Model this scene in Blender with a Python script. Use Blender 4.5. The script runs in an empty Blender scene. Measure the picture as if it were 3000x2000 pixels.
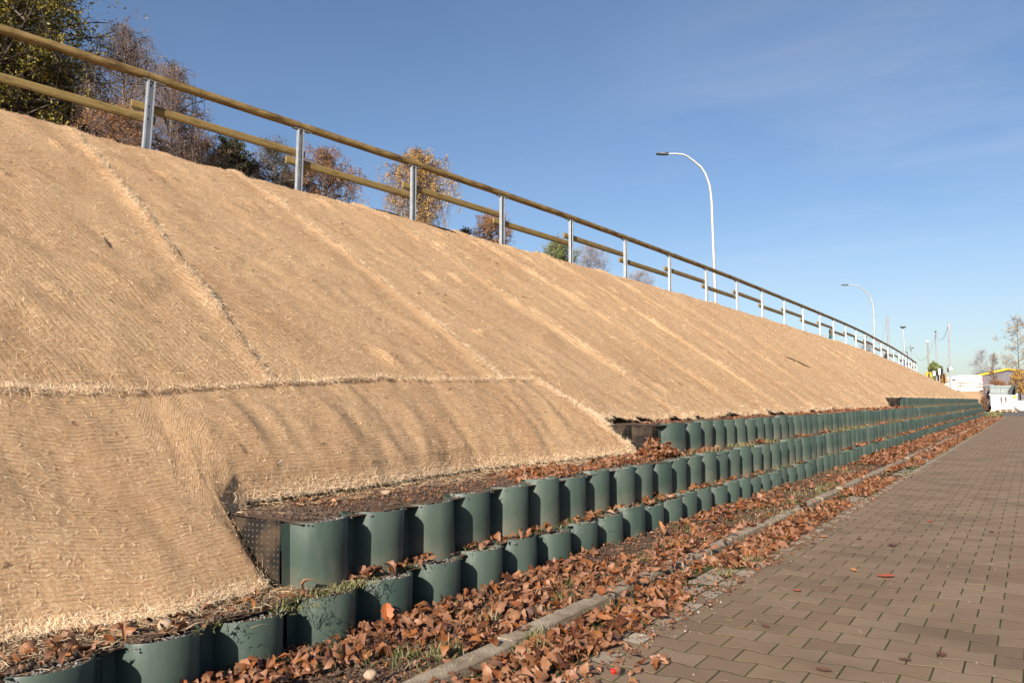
import bpy, math, random
import numpy as np
from mathutils import Vector, Matrix
rng = np.random.default_rng(7); random.seed(7)
SC = bpy.context.scene; COL = SC.collection
R = math.radians

# ---------------------------------------------------------------- camera
F_S = 2400.0; EYE = 1.05
TH = math.atan(172/F_S); PHI = math.atan(1526*math.cos(TH)/F_S)
cR = np.array([math.cos(PHI), math.sin(PHI), 0.0])
cF = np.array([-math.sin(PHI)*math.cos(TH), math.cos(PHI)*math.cos(TH), math.sin(TH)])
cU = np.cross(cR, cF); cC = np.array([0, 0, EYE])
cam = bpy.data.cameras.new('camera'); camo = bpy.data.objects.new('camera', cam); COL.objects.link(camo)
cam.sensor_width = 36; cam.lens = 36*F_S/3000; cam.clip_start = .05; cam.clip_end = 2000
camo.matrix_world = Matrix(((cR[0], cU[0], -cF[0], 0), (cR[1], cU[1], -cF[1], 0), (cR[2], cU[2], -cF[2], EYE), (0, 0, 0, 1)))
cam.dof.use_dof = True; cam.dof.focus_distance = 9.0; cam.dof.aperture_fstop = 8.0
SC.camera = camo
SC.render.resolution_x = 1024; SC.render.resolution_y = 682

def at(x, y, Z):
    """world point seen at photo pixel (x, y) at depth Z"""
    return cC + Z*(cF + cR*(x-1500)/F_S - cU*(y-1000)/F_S)
def onz(x, y, z):
    d = cF*F_S + cR*(x-1500) - cU*(y-1000); return cC + d*((z-EYE)/d[2])
def seen(p):
    v = np.asarray(p) - cC; z = v @ cF; z = np.where(np.abs(z) < 1e-6, 1e-6, z)
    return 1500+F_S*(v @ cR)/z, 1000-F_S*(v @ cU)/z, z

# ---------------------------------------------------------------- world and sun
SUN_EL = R(24); SUN_AZ = (0.19, -0.982)
w = bpy.data.worlds.new("World"); SC.world = w; w.use_nodes = True
nt = w.node_tree; bg = nt.nodes['Background']
sky = nt.nodes.new('ShaderNodeTexSky'); sky.sky_type = 'NISHITA'; sky.sun_disc = False
sky.sun_elevation = SUN_EL; sky.sun_rotation = math.atan2(SUN_AZ[0], SUN_AZ[1])
sky.air_density = 1.0; sky.dust_density = .8; sky.ozone_density = 3.2; sky.altitude = 100
# thin high cirrus veils
tc = nt.nodes.new('ShaderNodeTexCoord'); mp = nt.nodes.new('ShaderNodeMapping'); mp.inputs['Scale'].default_value = (1.2, 2.2, 6); mp.inputs['Rotation'].default_value = (.3, .15, .5)
nz = nt.nodes.new('ShaderNodeTexNoise'); nz.inputs['Scale'].default_value = 1.7; nz.inputs['Detail'].default_value = 6; nz.inputs['Roughness'].default_value = .58; nz.inputs['Distortion'].default_value = .6
rp = nt.nodes.new('ShaderNodeValToRGB'); rp.color_ramp.elements[0].position = .36; rp.color_ramp.elements[1].position = .74
rp.color_ramp.elements[1].color = (.19, .19, .19, 1)
mx = nt.nodes.new('ShaderNodeMix'); mx.data_type = 'RGBA'
mx.inputs[7].default_value = (6.2, 6.5, 7.2, 1)
nt.links.new(tc.outputs['Generated'], mp.inputs['Vector']); nt.links.new(mp.outputs[0], nz.inputs['Vector'])
cd = at(2650, 800, 1)-cC; cd = cd/np.linalg.norm(cd)
dt = nt.nodes.new('ShaderNodeVectorMath'); dt.operation = 'DOT_PRODUCT'; dt.inputs[1].default_value = tuple(cd); nt.links.new(tc.outputs['Generated'], dt.inputs[0])
mk = nt.nodes.new('ShaderNodeMapRange'); mk.interpolation_type = 'SMOOTHSTEP'; mk.inputs[1].default_value = .90; mk.inputs[2].default_value = 1.0; mk.inputs[3].default_value = .12; mk.inputs[4].default_value = 1.5; nt.links.new(dt.outputs['Value'], mk.inputs[0])
ml = nt.nodes.new('ShaderNodeMath'); ml.operation = 'MULTIPLY'; nt.links.new(mk.outputs[0], ml.inputs[0])
nt.links.new(nz.outputs[0], rp.inputs[0]); nt.links.new(rp.outputs[0], ml.inputs[1]); nt.links.new(ml.outputs[0], mx.inputs[0])
tint = nt.nodes.new('ShaderNodeMix'); tint.data_type = 'RGBA'; tint.blend_type = 'MULTIPLY'; tint.inputs[0].default_value = 1; tint.inputs[7].default_value = (1.01, 1.0, 1.04, 1)
nt.links.new(sky.outputs[0], tint.inputs[6]); nt.links.new(tint.outputs[2], mx.inputs[6]); nt.links.new(mx.outputs[2], bg.inputs['Color'])
bg.inputs['Strength'].default_value = .067
sl = bpy.data.lights.new('sun', 'SUN'); sl.energy = 5.0; sl.angle = R(.5); sl.color = (1, .93, .82)
so = bpy.data.objects.new('sun', sl); COL.objects.link(so)
sd = Vector((SUN_AZ[0]*math.cos(SUN_EL), SUN_AZ[1]*math.cos(SUN_EL), math.sin(SUN_EL))).normalized()
so.rotation_euler = sd.to_track_quat('Z', 'Y').to_euler(); so.location = (0, -20, 20)
SC.view_settings.view_transform = 'Standard'; SC.view_settings.look = 'None'; SC.view_settings.gamma = 1; SC.view_settings.exposure = 0.85

# ---------------------------------------------------------------- helpers
def tag(o, label=None, cat=None, group=None, kind=None):
    if label: o['label'] = label
    if cat: o['category'] = cat
    if group: o['group'] = group
    if kind: o['kind'] = kind
    return o
def empty(name, loc=(0, 0, 0), rz=0):
    o = bpy.data.objects.new(name, None); COL.objects.link(o); o.location = loc; o.rotation_euler = (0, 0, rz)
    o.empty_display_size = .2; return o
def mesh(name, V, Fs, mat=None, parent=None, smooth=False, uv=None, attr=None):
    """V (n,3); Fs list of faces, or (m,k) array; uv per vertex (n,2)"""
    me = bpy.data.meshes.new(name); V = np.asarray(V, dtype=np.float32)
    if isinstance(Fs, np.ndarray):
        m, k = Fs.shape; idx = Fs.ravel().astype(np.int32); ls = np.arange(0, m*k, k, dtype=np.int32); lt = np.full(m, k, np.int32)
    else:
        lt = np.array([len(f) for f in Fs], np.int32); idx = np.array([i for f in Fs for i in f], np.int32)
        ls = np.concatenate([[0], np.cumsum(lt)[:-1]]).astype(np.int32); m = len(Fs)
    me.vertices.add(len(V)); me.vertices.foreach_set('co', V.ravel())
    me.loops.add(len(idx)); me.loops.foreach_set('vertex_index', idx)
    me.polygons.add(m); me.polygons.foreach_set('loop_start', ls)
    me.update(calc_edges=True)
    me.polygons.foreach_set('use_smooth', np.full(m, bool(smooth)))
    if uv is not None:
        l = me.uv_layers.new(name='UVMap'); l.data.foreach_set('uv', np.asarray(uv, np.float32)[idx].ravel())
    if mat: me.materials.append(mat)
    me.validate()
    o = bpy.data.objects.new(name, me); COL.objects.link(o)
    if parent: o.parent = parent
    return o
class MB:
    def __init__(s): s.V = []; s.F = []
    def add(s, V, F):
        n = len(s.V); s.V += [tuple(v) for v in V]; s.F += [tuple(i+n for i in f) for f in F]; return s
    def box(s, c, d, rz=0, M=None):
        c = Vector(c); rot = Matrix.Rotation(rz, 3, 'Z') if M is None else M
        V = [c + rot @ Vector((x*d[0]/2, y*d[1]/2, z*d[2]/2)) for x in (-1, 1) for y in (-1, 1) for z in (-1, 1)]
        return s.add(V, [(0, 1, 3, 2), (4, 6, 7, 5), (0, 4, 5, 1), (2, 3, 7, 6), (0, 2, 6, 4), (1, 5, 7, 3)])
    def tube(s, pts, rad, n=8, caps=True):
        pts = [Vector(p) for p in pts]; m = len(pts)
        if not hasattr(rad, '__len__'): rad = [rad]*m
        V = []; up = Vector((0, 0, 1)); x = None
        for i, p in enumerate(pts):
            t = (pts[min(i+1, m-1)]-pts[max(i-1, 0)]).normalized()
            if x is None:
                x = t.cross(up)
                if x.length < .05: x = t.cross(Vector((1, 0, 0)))
                x.normalize()
            else:
                x = (x - t*x.dot(t)); x = x.normalized() if x.length > 1e-5 else t.orthogonal().normalized()
            y = t.cross(x)
            V += [p + (x*math.cos(a)+y*math.sin(a))*rad[i] for a in [2*math.pi*k/n for k in range(n)]]
        F = [(i*n+k, i*n+(k+1) % n, (i+1)*n+(k+1) % n, (i+1)*n+k) for i in range(m-1) for k in range(n)]
        if caps: F += [tuple(range(n))[::-1], tuple((m-1)*n+k for k in range(n))]
        return s.add(V, F)
    def prism(s, poly, M, d0, d1):
        """2D polygon in local xy, extruded d0..d1 along local z, matrix M"""
        n = len(poly); V = [M @ Vector((x, y, d0)) for x, y in poly]+[M @ Vector((x, y, d1)) for x, y in poly]
        F = [tuple(range(n))[::-1], tuple(range(n, 2*n))]+[(i, (i+1) % n, n+(i+1) % n, n+i) for i in range(n)]
        return s.add(V, F)
    def build(s, name, mat, parent=None, smooth=False, bevel=0):
        o = mesh(name, np.array(s.V), s.F, mat, parent, smooth)
        if bevel:
            b = o.modifiers.new('b', 'BEVEL'); b.width = bevel; b.segments = 2; b.limit_method = 'ANGLE'
        if smooth:
            try: o.data.set_sharp_from_angle(angle=R(40))
            except Exception: pass
        return o
def grid(nu, nv):
    i = np.arange(nu-1)[:, None]*nv+np.arange(nv-1)[None, :]
    return np.stack([i, i+1, i+nv+1, i+nv], -1).reshape(-1, 4)

_H = rng.random((256, 256))
def vnoise(x, y):
    xi = np.floor(x).astype(int); yi = np.floor(y).astype(int); fx = x-xi; fy = y-yi
    fx = fx*fx*(3-2*fx); fy = fy*fy*(3-2*fy)
    a = _H[xi & 255, yi & 255]; b = _H[(xi+1) & 255, yi & 255]; c = _H[xi & 255, (yi+1) & 255]; d = _H[(xi+1) & 255, (yi+1) & 255]
    return (a*(1-fx)+b*fx)*(1-fy)+(c*(1-fx)+d*fx)*fy
def fbm(x, y, o=4):
    r = 0; a = .5
    for k in range(o): r = r+a*(vnoise(x*2**k+17.3*k, y*2**k+9.1*k)-.5); a *= .5
    return r

# ---------------------------------------------------------------- materials
def mat(name, col, rough=.6, metal=0, spec=.5, var=None, scale=8, detail=4, bump=0, bscale=None, stretch=(1, 1, 1), coords='Object', isl=None, trans=0, ramp=None, sub=None):
    """col base; var=(colour2) noise-mixed; isl: list of colours picked per loose piece"""
    m = bpy.data.materials.new(name); m.use_nodes = True; t = m.node_tree; b = t.nodes['Principled BSDF']; L = t.links.new
    b.inputs['Base Color'].default_value = (*col, 1); b.inputs['Roughness'].default_value = rough; b.inputs['Metallic'].default_value = metal
    b.inputs['Specular IOR Level'].default_value = spec
    c = t.nodes.new('ShaderNodeTexCoord'); mp = t.nodes.new('ShaderNodeMapping'); mp.inputs['Scale'].default_value = stretch; L(c.outputs[coords], mp.inputs[0])
    src = None
    if isl:
        g = t.nodes.new('ShaderNodeNewGeometry'); r = t.nodes.new('ShaderNodeValToRGB'); cr = r.color_ramp; cr.interpolation = 'LINEAR'
        n = len(isl)
        for i, cc in enumerate(isl):
            e = cr.elements[i] if i < 2 else cr.elements.new(.5)
            e.position = i/(n-1) if i < 2 and n == 2 else (0 if i == 0 else i/(n-1)); e.color = (*cc, 1)
        L(g.outputs['Random Per Island'], r.inputs[0]); src = r.outputs[0]
    if var is not None:
        nz = t.nodes.new('ShaderNodeTexNoise'); nz.inputs['Scale'].default_value = scale; nz.inputs['Detail'].default_value = detail; nz.inputs['Roughness'].default_value = .62
        L(mp.outputs[0], nz.inputs['Vector'])
        rr = t.nodes.new('ShaderNodeMapRange'); rr.inputs[1].default_value = .35 if ramp is None else ramp[0]; rr.inputs[2].default_value = .65 if ramp is None else ramp[1]; L(nz.outputs[0], rr.inputs[0])
        mxx = t.nodes.new('ShaderNodeMix'); mxx.data_type = 'RGBA'; mxx.inputs[6].default_value = (*col, 1); mxx.inputs[7].default_value = (*var, 1)
        if src is not None:
            L(src, mxx.inputs[6])
            mul = t.nodes.new('ShaderNodeMath'); mul.operation = 'MULTIPLY'; mul.inputs[1].default_value = .5; L(rr.outputs[0], mul.inputs[0]); L(mul.outputs[0], mxx.inputs[0])
        else: L(rr.outputs[0], mxx.inputs[0])
        src = mxx.outputs[2]
    if src is not None: L(src, b.inputs['Base Color'])
    if bump:
        n2 = t.nodes.new('ShaderNodeTexNoise'); n2.inputs['Scale'].default_value = bscale or scale*3; n2.inputs['Detail'].default_value = 5
        L(mp.outputs[0], n2.inputs['Vector']); bp = t.nodes.new('ShaderNodeBump'); bp.inputs['Strength'].default_value = bump; bp.inputs['Distance'].default_value = .02
        L(n2.outputs[0], bp.inputs['Height']); L(bp.outputs[0], b.inputs['Normal'])
    if trans:
        tr = t.nodes.new('ShaderNodeBsdfTranslucent'); ms = t.nodes.new('ShaderNodeMixShader'); ms.inputs[0].default_value = trans
        if src is not None: L(src, tr.inputs[0])
        else: tr.inputs[0].default_value = (*col, 1)
        L(b.outputs[0], ms.inputs[1]); L(tr.outputs[0], ms.inputs[2]); L(ms.outputs[0], t.nodes['Material Output'].inputs[0])
    return m

def straw_mat(name, along_u, base, dark, light, thread):
    """woven straw blanket: UV in metres (u down the slope, v along it)"""
    m = bpy.data.materials.new(name); m.use_nodes = True; t = m.node_tree; b = t.nodes['Principled BSDF']; L = t.links.new; N = t.nodes.new
    b.inputs['Roughness'].default_value = .85; b.inputs['Specular IOR Level'].default_value = .15
    uv = N('ShaderNodeUVMap'); uv.uv_map = 'UVMap'
    def noise(sx, sy, sc, det=4, rough=.6, dist=0):
        mp = N('ShaderNodeMapping'); mp.inputs['Scale'].default_value = (sx, sy, 1); L(uv.outputs[0], mp.inputs[0])
        n = N('ShaderNodeTexNoise'); n.inputs['Scale'].default_value = sc; n.inputs['Detail'].default_value = det; n.inputs['Roughness'].default_value = rough; n.inputs['Distortion'].default_value = dist
        L(mp.outputs[0], n.inputs['Vector']); return n.outputs[0]
    def rng_(v, a, c, lo=0, hi=1):
        r = N('ShaderNodeMapRange'); r.inputs[1].default_value = a; r.inputs[2].default_value = c; r.inputs[3].default_value = lo; r.inputs[4].default_value = hi; L(v, r.inputs[0]); return r.outputs[0]
    def mixc(f, A, B):
        x = N('ShaderNodeMix'); x.data_type = 'RGBA'
        L(f, x.inputs[0])
        if isinstance(A, tuple): x.inputs[6].default_value = (*A, 1)
        else: L(A, x.inputs[6])
        if isinstance(B, tuple): x.inputs[7].default_value = (*B, 1)
        else: L(B, x.inputs[7])
        return x.outputs[2]
    def mathn(op, a, c):
        x = N('ShaderNodeMath'); x.operation = op
        for i, v in enumerate((a, c)):
            if v is None: continue
            if isinstance(v, (int, float)): x.inputs[i].default_value = v
            else: L(v, x.inputs[i])
        return x.outputs[0]
    f1 = noise(1, 1, 75, 5, .75, 1.4) ; f2 = noise(.55, 1.6, 34, 4, .7, .8); f3 = noise(.4, 1, 1.3, 4, .6); f4 = noise(1, 1, 190, 3, .7, 2.0)
    c = mixc(rng_(f1, .36, .58), dark, base)
    c = mixc(rng_(f2, .42, .66, 0, .6), c, light)
    c = mixc(rng_(f4, .56, .68, 0, .65), c, light)
    c = mixc(rng_(f3, .44, .66, 0, .62), c, tuple(v*.66 for v in (base[0], base[1]*.9, base[2]*.85)))
    # stitching threads, a wandering line pattern
    sep = N('ShaderNodeSeparateXYZ'); L(uv.outputs[0], sep.inputs[0])
    wob = noise(1, 1, 3, 3)
    co = mathn('ADD', sep.outputs[0 if along_u else 1], mathn('MULTIPLY', wob, .008))
    fr = mathn('FRACT', mathn('MULTIPLY', co, 1/(.023 if along_u else .045)), None)
    tri = mathn('ABSOLUTE', mathn('SUBTRACT', fr, .5), None)
    brk = noise(1 if along_u else .5, .5 if along_u else 1, 22, 2)
    ln = mathn('MULTIPLY', rng_(tri, .10, .22, 1, 0), rng_(brk, .35, .6))
    c = mixc(mathn('MULTIPLY', ln, .42 if along_u else .40), c, thread)
    f5 = noise(1, 1, 9, 3, .5, .5); c = mixc(rng_(f5, .67, .71, 0, .8), c, tuple(v*.35 for v in dark))
    oi = N('ShaderNodeObjectInfo'); c = mixc(mathn('MULTIPLY', oi.outputs['Random'], .22), c, (.50, .31, .19))
    L(c, b.inputs['Base Color'])
    hh = mathn('ADD', mathn('MULTIPLY', f1, .6), mathn('MULTIPLY', f4, .5))
    hh = mathn('SUBTRACT', hh, mathn('MULTIPLY', ln, .22))
    bp = N('ShaderNodeBump'); bp.inputs['Strength'].default_value = .9; bp.inputs['Distance'].default_value = .022; L(hh, bp.inputs['Height']); L(bp.outputs[0], b.inputs['Normal'])
    return m

M = {}
M['mat_up'] = straw_mat('straw_blanket', False, (.71, .435, .225), (.34, .19, .09), (.86, .63, .38), (.36, .20, .10))
M['mat_low'] = straw_mat('straw_blanket_lower', True, (.73, .45, .23), (.39, .22, .105), (.88, .65, .40), (.25, .11, .07))
M['fibre'] = mat('straw_fibre', (.7, .5, .3), .7, spec=.3, isl=[(.44, .26, .12), (.62, .40, .20), (.74, .51, .28), (.86, .67, .45)], trans=.15)
M['fringe'] = mat('pale_frayed_straw', (.9, .72, .45), .7, spec=.3, isl=[(.70, .47, .26), (.84, .63, .40), (.90, .74, .54)], trans=.15)
M['soil'] = mat('soil', (.085, .052, .033), .95, spec=.1, var=(.17, .11, .072), scale=14, detail=8, bump=1, bscale=60)
M['ground'] = mat('ground_soil', (.13, .10, .06), .95, spec=.1, var=(.09, .11, .04), scale=.7, detail=8, bump=.6, bscale=20)
M['gravel'] = mat('gravel', (.2, .2, .2), .85, isl=[(.10, .095, .09), (.22, .21, .20), (.34, .33, .31), (.16, .13, .10)])
M['concrete'] = mat('kerb_concrete', (.40, .315, .225), .85, spec=.25, var=(.22, .165, .11), scale=9, detail=8, bump=.5, bscale=120)
M['joint'] = mat('joint_sand', (.03, .027, .016), .95, spec=.1, var=(.06, .075, .02), scale=3, detail=6)
M['paver'] = mat('paver', (.2, .15, .12), .8, spec=.3, isl=[(.195, .128, .076), (.235, .155, .094), (.21, .140, .083), (.255, .175, .110)], var=(.115, .076, .046), scale=1.6, detail=10, bump=.35, bscale=160, ramp=(.42, .68))
M['paver_light'] = mat('paver_light', (.30, .26, .20), .8, spec=.3, isl=[(.40, .33, .25), (.34, .27, .20), (.44, .37, .28)], var=(.22, .17, .12), scale=5, detail=8, bump=.35, bscale=160)
M['asphalt'] = mat('asphalt', (.14, .125, .105), .9, var=(.10, .088, .072), scale=2, detail=8, bump=.3, bscale=90)
M['leaf'] = mat('dead_oak_leaf', (.4, .15, .06), .5, spec=.35, isl=[(0.041, 0.015, 0.008), (0.103, 0.033, 0.014), (0.226, 0.069, 0.02), (0.26, 0.103, 0.034), (0.151, 0.062, 0.031), (0.289, 0.137, 0.069), (0.11, 0.037, 0.017), (0.316, 0.178, 0.103), (0.26, 0.082, 0.017), (0.069, 0.025, 0.013), (0.206, 0.096, 0.055)], trans=.12)
M['grass'] = mat('grass', (.10, .16, .03), .5, isl=[(.06, .08, .02), (.12, .14, .035), (.24, .22, .08), (.40, .32, .17)], trans=.3)
M['steel'] = mat('galvanised_steel', (.50, .51, .52), .45, .5, var=(.36, .37, .39), scale=7, detail=5)
M['steel_dark'] = mat('lamp_head_grey', (.11, .11, .12), .5, .3, var=(.08, .08, .085), scale=4)
M['lamp_pole'] = mat('lamp_pole_steel', (.55, .55, .53), .42, .35, var=(.46, .46, .45), scale=3)
M['bark'] = mat('dark_bark', (.06, .045, .033), .9, var=(.13, .10, .08), scale=6, bump=.6)
M['birch'] = mat('birch_bark', (.60, .56, .52), .8, var=(.10, .08, .07), scale=5, detail=3, stretch=(1, 1, 3), ramp=(.55, .62))
M['twig'] = mat('twigs', (.05, .032, .035), .8, var=(.16, .10, .085), scale=3)
M['pale_twig'] = mat('pale_twigs', (.20, .185, .20), .8, var=(.24, .21, .22), scale=3)
M['oakleaf'] = mat('oak_foliage', (.1, .12, .03), .5, isl=[(0.04, 0.053, 0.01), (0.088, 0.098, 0.017), (0.16, 0.15, 0.021), (0.32, 0.225, 0.028), (0.4, 0.21, 0.028), (0.064, 0.068, 0.014), (0.24, 0.18, 0.028)], trans=.25)
M['birchleaf'] = mat('birch_foliage', (.3, .2, .1), .6, isl=[(0.136, 0.066, 0.036), (0.236, 0.12, 0.054), (0.322, 0.18, 0.072), (0.161, 0.078, 0.048), (0.372, 0.228, 0.09)], trans=.25)
M['goldleaf'] = mat('golden_foliage', (.4, .25, .1), .6, isl=[(.48, .25, .06), (.68, .42, .10), (.74, .50, .17), (.55, .33, .10)], trans=.3)
M['orangeleaf'] = mat('orange_foliage', (.4, .2, .08), .6, isl=[(0.285, 0.119, 0.035), (0.465, 0.21, 0.049), (0.51, 0.28, 0.098), (0.315, 0.154, 0.063)], trans=.3)
M['darkleaf'] = mat('dark_foliage', (.03, .04, .015), .6, isl=[(0.024, 0.036, 0.012), (0.04, 0.056, 0.016), (0.064, 0.068, 0.02), (0.112, 0.08, 0.024)], trans=.15)
M['pine'] = mat('pine_needles', (.06, .09, .03), .6, isl=[(.08, .12, .03), (.18, .22, .06), (.26, .28, .09)], trans=.15)
M['white'] = mat('white_paint', (.80, .79, .77), .4, var=(.70, .69, .67), scale=1.5)
M['glass'] = mat('dark_glass', (.05, .055, .045), .1, var=(.08, .085, .06), scale=3)
M['black'] = mat('black_plastic', (.012, .012, .013), .5, var=(.02, .02, .02), scale=5)
M['yellow'] = mat('yellow_paint', (.70, .44, .02), .45, var=(.75, .46, .03), scale=2)
M['clad'] = mat('grey_cladding', (.13, .125, .14), .6, var=(.17, .15, .16), scale=1.2, stretch=(1, 1, 6))
M['clad_dark'] = mat('dark_trim', (.05, .045, .07), .6, var=(.07, .06, .09), scale=2)
M['rust'] = mat('dirty_brown_steel', (.085, .065, .055), .7, .1, var=(.17, .135, .115), scale=2.5, detail=8)
M['hopper'] = mat('grey_hopper_steel', (.16, .19, .19), .5, .2, var=(.20, .225, .225), scale=2.5)
M['pallet'] = mat('pallet_wood', (.42, .27, .17), .8, var=(.55, .38, .25), scale=5)
M['woodpole'] = mat('weathered_pole', (.30, .26, .22), .8, var=(.22, .19, .17), scale=3, stretch=(1, 1, .2))
M['greypole'] = mat('grey_pole', (.27, .26, .28), .7, var=(.33, .31, .33), scale=3)
M['red'] = mat('signal_red', (.30, .02, .015), .4, var=(.24, .02, .015), scale=5)
M['green_lens'] = mat('signal_green', (.02, .22, .17), .3, var=(.02, .17, .13), scale=5)
M['blue'] = mat('sign_blue', (.06, .09, .34), .4, var=(.05, .08, .28), scale=5)
M['wood'] = mat('treated_pine', (.25, .165, .062), .7, spec=.3, var=(.085, .05, .018), scale=2.6, detail=7, bump=.35, bscale=14, stretch=(5, 1.1, 5), ramp=(.44, .62))
M['wood_low'] = mat('treated_pine_planed', (.23, .155, .055), .7, spec=.3, var=(.12, .075, .024), scale=2.4, detail=6, bump=.2, bscale=14, stretch=(5, 1.3, 5), ramp=(.5, .66))
M['wood_end'] = mat('wood_end_grain', (.20, .14, .06), .8, var=(.10, .065, .03), scale=30)
M['crack'] = mat('rail_joint', (.02, .013, .006), .9, var=(.03, .02, .01), scale=20)
M['stain'] = mat('dried_mud', (.30, .23, .17), .9, var=(.20, .15, .11), scale=8)

def plastic():
    m = bpy.data.materials.new('green_plastic'); m.use_nodes = True; t = m.node_tree; b = t.nodes['Principled BSDF']; L = t.links.new; N = t.nodes.new
    tcn = N('ShaderNodeTexCoord'); oi = N('ShaderNodeObjectInfo')
    vm = N('ShaderNodeVectorMath'); vm.operation = 'ADD'; L(tcn.outputs['Object'], vm.inputs[0])
    sc = N('ShaderNodeVectorMath'); sc.operation = 'SCALE'; sc.inputs['Scale'].default_value = 37; cmb = N('ShaderNodeCombineXYZ')
    for i in range(3): L(oi.outputs['Random'], cmb.inputs[i])
    L(cmb.outputs[0], sc.inputs[0]); L(sc.outputs[0], vm.inputs[1])
    def noise(s, st=(1, 1, 1), det=5, r=.6):
        mp = N('ShaderNodeMapping'); mp.inputs['Scale'].default_value = st; L(vm.outputs[0], mp.inputs[0])
        n = N('ShaderNodeTexNoise'); n.inputs['Scale'].default_value = s; n.inputs['Detail'].default_value = det; n.inputs['Roughness'].default_value = r; L(mp.outputs[0], n.inputs['Vector']); return n.outputs[0]
    def mr(v, a, c, lo, hi):
        r = N('ShaderNodeMapRange'); r.inputs[1].default_value = a; r.inputs[2].default_value = c; r.inputs[3].default_value = lo; r.inputs[4].default_value = hi; L(v, r.inputs[0]); return r.outputs[0]
    def mix(f, A, B):
        x = N('ShaderNodeMix'); x.data_type = 'RGBA'
        if isinstance(f, float): x.inputs[0].default_value = f
        else: L(f, x.inputs[0])
        for k, v in ((6, A), (7, B)):
            if isinstance(v, tuple): x.inputs[k].default_value = (*v, 1)
            else: L(v, x.inputs[k])
        return x.outputs[2]
    c = mix(mr(oi.outputs['Random'], 0, 1, 0, 1), (.034, .054, .043), (.054, .078, .061))
    c = mix(mr(noise(4, (1.6, 1.6, .35)), .42, .68, 0, .8), c, (.074, .094, .074))            # chalky dusting
    c = mix(mr(noise(55, (1, 1, 1), 3), .70, .76, 0, .55), c, (.24, .24, .20))            # specks
    sep = N('ShaderNodeSeparateXYZ'); L(tcn.outputs['Object'], sep.inputs[0])
    ad = N('ShaderNodeMath'); ad.operation = 'ADD'; L(sep.outputs[2], ad.inputs[0]); L(mr(noise(7), .3, .7, -.06, .06), ad.inputs[1])
    c = mix(mr(ad.outputs[0], -.32, -.18, .5, 0), c, (.17, .135, .095))                     # splashed soil at the foot
    L(c, b.inputs['Base Color']); L(mr(noise(9), .3, .7, .38, .62), b.inputs['Roughness']); b.inputs['Specular IOR Level'].default_value = .28
    bp = N('ShaderNodeBump'); bp.inputs['Strength'].default_value = .4; bp.inputs['Distance'].default_value = .006; L(noise(14, (1, 1, .6)), bp.inputs['Height']); L(bp.outputs[0], b.inputs['Normal'])
    return m
M['green'] = plastic()
def perforated():
    m = bpy.data.materials.new('perforated_black_plastic'); m.use_nodes = True; t = m.node_tree; b = t.nodes['Principled BSDF']; L = t.links.new; N = t.nodes.new
    uv = N('ShaderNodeUVMap'); uv.uv_map = 'UVMap'
    vo = N('ShaderNodeTexVoronoi'); vo.inputs['Scale'].default_value = 38; vo.inputs['Randomness'].default_value = .12; L(uv.outputs[0], vo.inputs['Vector'])
    lt = N('ShaderNodeMath'); lt.operation = 'LESS_THAN'; lt.inputs[1].default_value = .22; L(vo.outputs['Distance'], lt.inputs[0])
    sp = N('ShaderNodeSeparateXYZ'); L(uv.outputs[0], sp.inputs[0]); band = N('ShaderNodeMath'); band.operation = 'GREATER_THAN'; band.inputs[1].default_value = .13; L(sp.outputs[0], band.inputs[0])
    mu = N('ShaderNodeMath'); mu.operation = 'MULTIPLY'; L(lt.outputs[0], mu.inputs[0]); L(band.outputs[0], mu.inputs[1])
    nz = N('ShaderNodeTexNoise'); nz.inputs['Scale'].default_value = 7; nz.inputs['Detail'].default_value = 8; L(uv.outputs[0], nz.inputs['Vector'])
    mr = N('ShaderNodeMapRange'); mr.inputs[1].default_value = .48; mr.inputs[2].default_value = .62; L(nz.outputs[0], mr.inputs[0])
    a = N('ShaderNodeMix'); a.data_type = 'RGBA'; a.inputs[6].default_value = (.014, .012, .011, 1); a.inputs[7].default_value = (.055, .037, .024, 1); L(mr.outputs[0], a.inputs[0])
    d = N('ShaderNodeMix'); d.data_type = 'RGBA'; d.inputs[7].default_value = (.075, .055, .04, 1); L(mu.outputs[0], d.inputs[0]); L(a.outputs[2], d.inputs[6])
    L(d.outputs[2], b.inputs['Base Color']); b.inputs['Roughness'].default_value = .75; b.inputs['Specular IOR Level'].default_value = .12
    bp = N('ShaderNodeBump'); bp.inputs['Strength'].default_value = .8; bp.inputs['Distance'].default_value = .006; bp.invert = True; L(mu.outputs[0], bp.inputs['Height']); L(bp.outputs[0], b.inputs['Normal'])
    return m
M['perf'] = perforated()

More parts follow.
